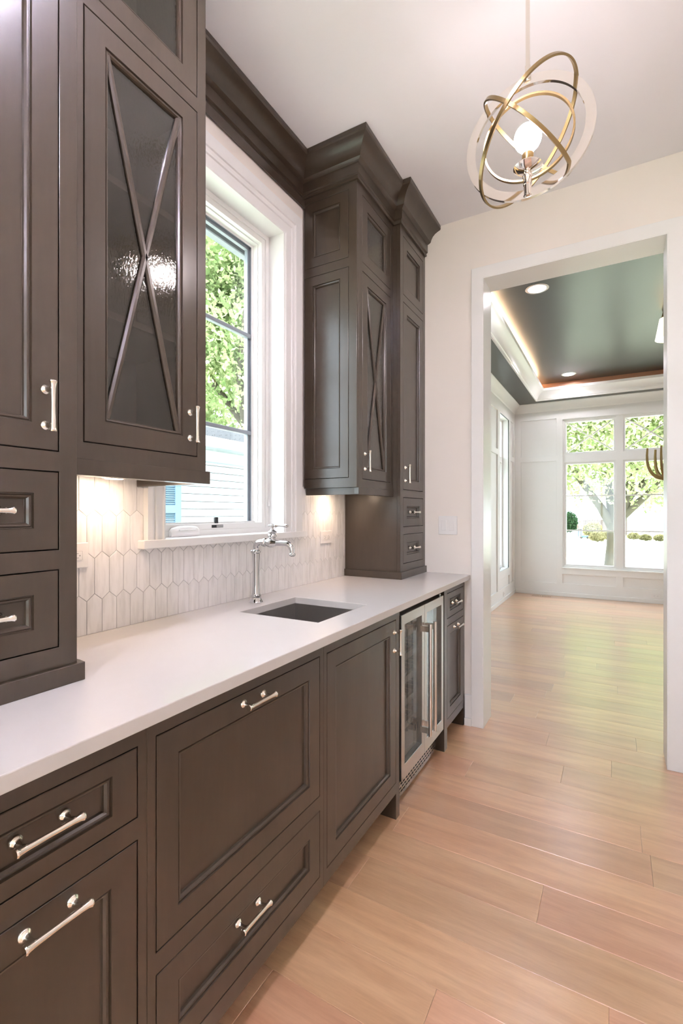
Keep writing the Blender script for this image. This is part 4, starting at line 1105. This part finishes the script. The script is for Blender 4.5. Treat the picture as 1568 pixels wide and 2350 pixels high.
MB().add([(ax0, HY0 - .35, az0 - .004), (ax0, HY1 + .35, az0 - .004), (ax1, HY1 + .35, az1 - .004), (ax1, HY0 - .35, az1 - .004), (-10.5, HY1 + .35, az0), (-10.5, HY0 - .35, az0)], [(0, 1, 2, 3), (3, 2, 4, 5)]).build('roof', 'shingle', nh)
sh = MB(FX(HX + 0.036)).plate(4.36, 4.735, 0.90, 2.02, 0.0, 0.03, [(4.40, 4.63, 0.97, 1.29), (4.40, 4.63, 1.40, 1.95)]).build('shutter', 'shutter_blue', nh)
for b0, b1 in ((0.97, 1.29), (1.40, 1.95)):
    z = b0 + 0.014
    while z < b1:
        MB(FX(HX + 0.036)).add([(4.40, z - .010, .004), (4.63, z - .010, .004), (4.63, z + .012, .024), (4.40, z + .012, .024), (4.40, z - .016, .004), (4.63, z - .016, .004), (4.63, z + .006, .024), (4.40, z + .006, .024)], [(0, 1, 2, 3), (7, 6, 5, 4), (0, 4, 5, 1), (2, 6, 7, 3)]).build('louver', 'shutter_blue', sh)
        z += 0.030
MB(FX(HX + 0.036)).rings(3.2, 4.34, 0.90, 2.02, [(0, 0), (0, 0.03), (0.07, 0.03), (0.07, 0.005)], True).build('window', 'siding', nh)

# fence, shrubs, far house, person, mower across the lawn
def at(u, v, d):
    """a spot out on the lawn, found from its bearing and its distance ahead of the house"""
    th = math.atan(627.0 / 1092.0); c, s = math.cos(th), math.sin(th)
    t, w = (u - 784) / 1092.0, -(v - 1177) / 1092.0
    return Vector((1.4125 + d * (t * c - s), d * (t * s + c), 1.291 + d * w))
fe = thing('fence', at(1362, 1222, 56), 'dark wooden board fence at the far edge of the lawn', 'fence')
p0, p1 = at(1340, 1222, 56), at(1440, 1222, 60)
nb = 26
for i in range(nb):
    a = p0.lerp(p1, i / nb); b = p0.lerp(p1, (i + 0.9) / nb)
    d = (b - a); nrm = Vector((d.y, -d.x, 0)).normalized() * 0.03
    m = MB(); vs = []
    hgt = 1.10 + 0.03 * (i % 3)
    for q in (a, b):
        for sgn in (-1, 1):
            for zz in (-1.5, hgt - 0.55): vs.append((q.x + nrm.x * sgn, q.y + nrm.y * sgn, q.z * 0 - 1.0 + zz + 0.9))
    m.add(vs, [(0, 1, 3, 2), (4, 6, 7, 5), (0, 4, 5, 1), (2, 3, 7, 6), (1, 5, 7, 3), (0, 2, 6, 4)]).build('board', 'fence_wood', fe)
def shrub(u, v, d, w, h, mat, label, n=2500):
    p = at(u, v, d)
    t = thing('shrub', p, label, 'shrub')
    leaves('foliage', [(p.x, p.y, p.z + h * .45, w, w, h * .55), (p.x + w * .5, p.y, p.z + h * .3, w * .6, w * .6, h * .35), (p.x - w * .6, p.y, p.z + h * .35, w * .6, w * .6, h * .4)], n, 0.10, mat, t)
    MB().tube([(p.x, p.y, p.z - 0.1), (p.x, p.y, p.z + h * .5)], 0.05, 6).build('stem', 'bark', t)
shrub(1305, 1218, 54, 1.0, 2.2, 'leaf_dark', 'dark green rounded shrub beside the fence', 6000)
shrub(1362, 1228, 47, 0.8, 1.4, 'leaf_yellow', 'pale yellow flowering shrub in front of the fence', 4000)
shrub(1372, 1240, 43, 0.6, 0.8, 'leaf_yellow', 'low golden shrub beside the blue mower', 3000)
shrub(1393, 1236, 46, 0.35, 0.7, 'leaf_yellow', 'small upright golden shrub beside the maple trunk', 1500)
shrub(1455, 1236, 46, 0.5, 0.6, 'leaf_yellow', 'first small golden shrub beyond the maple trunk', 1500)
shrub(1482, 1239, 46, 0.5, 0.55, 'leaf_yellow', 'second small golden shrub beyond the maple trunk', 1500)
shrub(1516, 1240, 46, 0.5, 0.6, 'leaf_yellow', 'third small golden shrub beyond the maple trunk', 1500)
hp = at(1496, 1200, 62)
fh = thing('distant_house', (hp.x, hp.y, -1.8), 'distant pale house with dark windows across the lawn', 'house')
MB().box(hp.x - 5, hp.x + 7, hp.y, hp.y + 6, -1.8, 2.2).build('wall', 'siding', fh)
MB().add([(hp.x - 5.4, hp.y - .4, 2.1), (hp.x + 7.4, hp.y - .4, 2.1), (hp.x + 7.4, hp.y + 3, 3.4), (hp.x - 5.4, hp.y + 3, 3.4), (hp.x - 5.4, hp.y + 6.4, 2.1), (hp.x + 7.4, hp.y + 6.4, 2.1)], [(0, 1, 2, 3), (3, 2, 5, 4), (0, 3, 4), (1, 5, 2)]).build('roof', 'shingle', fh)
for i in range(3):
    wv = MB(FYm(hp.y)).rings(hp.x - 0.9 + i * 1.1, hp.x - 0.1 + i * 1.1, -0.1, 0.9, [(0, 0), (0, 0.05), (0.08, 0.05), (0.08, 0.02)]).build('window', 'siding', fh)
    MB(FYm(hp.y)).box(hp.x - 0.83 + i * 1.1, hp.x - 0.17 + i * 1.1, -0.03, 0.83, 0.0, 0.02).build('pane', 'frame_grey', wv)

pp = at(1331, 1234, 49)
pe = thing('person', pp, 'person in pale top standing by the shrubs far across the lawn', 'person')
def skin_figure(name, verts, edges, radii, mat, parent):
    me = bpy.data.meshes.new(name); me.from_pydata([tuple(Vector(v) + pp) for v in verts], edges, [])
    me.materials.append(MATS[mat])
    o = bpy.data.objects.new(name, me); COL.objects.link(o)
    md = o.modifiers.new('skin', 'SKIN'); md.use_smooth_shade = True
    for i, r_ in enumerate(radii):
        me.skin_vertices[0].data[i].radius = (r_, r_)
    me.skin_vertices[0].data[0].use_root = True
    o.modifiers.new('sub', 'SUBSURF').render_levels = 1
    put_under(o, parent)
    return o
body = [(0, 0, .92), (0, 0, 1.12), (0, 0, 1.34), (0, -.01, 1.44), (0, -.02, 1.52), (0, -.03, 1.60), (0, -.03, 1.68),
        (-.10, 0, .88), (-.11, -.03, .48), (-.11, 0, .07), (-.11, -.13, .035), (.10, 0, .88), (.13, .02, .48), (.13, .04, .07), (.13, -.09, .035),
        (-.17, 0, 1.36), (-.22, -.02, 1.10), (-.20, -.14, .90), (-.20, -.19, .83), (.17, 0, 1.36), (.22, -.02, 1.10), (.20, -.16, .92), (.19, -.22, .86)]
be = [(0, 1), (1, 2), (2, 3), (3, 4), (4, 5), (5, 6), (0, 7), (7, 8), (8, 9), (9, 10), (0, 11), (11, 12), (12, 13), (13, 14), (2, 15), (15, 16), (16, 17), (17, 18), (2, 19), (19, 20), (20, 21), (21, 22)]
br = [.13, .125, .14, .06, .05, .085, .075, .085, .06, .042, .04, .085, .06, .042, .04, .06, .045, .034, .03, .06, .045, .034, .03]
skin_figure('body', body, be, br, 'skin', pe)
MB().lathe([(0.152, 0), (0.150, .12), (0.155, .30), (0.175, .42), (0.13, .50), (0.06, .53)], pp + Vector((0, 0, .90)), (0, 0, 1), 14).build('shirt', 'pale_cloth', pe, smooth=SM)
for sx in (-.11, .12):
    MB().tube([pp + Vector((sx * .9, 0, .93)), pp + Vector((sx, -.01, .48)), pp + Vector((sx, .01, .12))], [.105, .08, .06], 10).build('trouser_leg', 'denim', pe, smooth=SM)
MB().lathe([(0.0001, .115), (.06, .105), (.092, .06), (.096, .0), (.085, -.06), (.06, -.085)], pp + Vector((0, .012, 1.64)), (0, 0, 1), 14).build('hair', 'hair', pe, smooth=SM)
mp_ = at(1342, 1236, 50)
mw = thing('mower', mp_, 'small blue wheeled mower on the lawn beside the person', 'mower')
MB().box(mp_.x - .35, mp_.x + .35, mp_.y - .25, mp_.y + .25, mp_.z + .12, mp_.z + .34).build('deck', 'blue_plastic', mw, bevel=0.06, seg=2)
for sx in (-.3, .3):
    for sy in (-.24, .24):
        MB().lathe([(0.0001, -.03), (.12, -.03), (.13, 0), (.12, .03), (.0001, .03)], (mp_.x + sx, mp_.y + sy, mp_.z + .12), (0, 1, 0), 12).build('wheel', 'black', mw)
MB().tube([(mp_.x - .3, mp_.y, mp_.z + .3), (mp_.x - .9, mp_.y, mp_.z + .9)], 0.02, 6).build('handle', 'black', mw)

# ------------------------------------------------------------------ groups of repeats
GROUPS = {'wall_cabinet': 'glass-door wall cabinets either side of the window', 'tower_cabinet': 'tower cabinets standing on the worktop',
          'base_cabinet': 'base cabinets under the worktop', 'puck_light': 'puck lights under the wall cabinets',
          'wall_outlet': 'white wall outlets', 'recessed_light': 'recessed ceiling lights', 'cove_light_strip': 'cove light strips in the tray ceiling',
          'tree': 'trees outside the windows', 'shrub': 'shrubs across the lawn'}
for o in S.objects:
    if o.parent is None and 'category' in o:
        gname = GROUPS.get(o.name.split('.')[0])
        if gname: o['group'] = gname
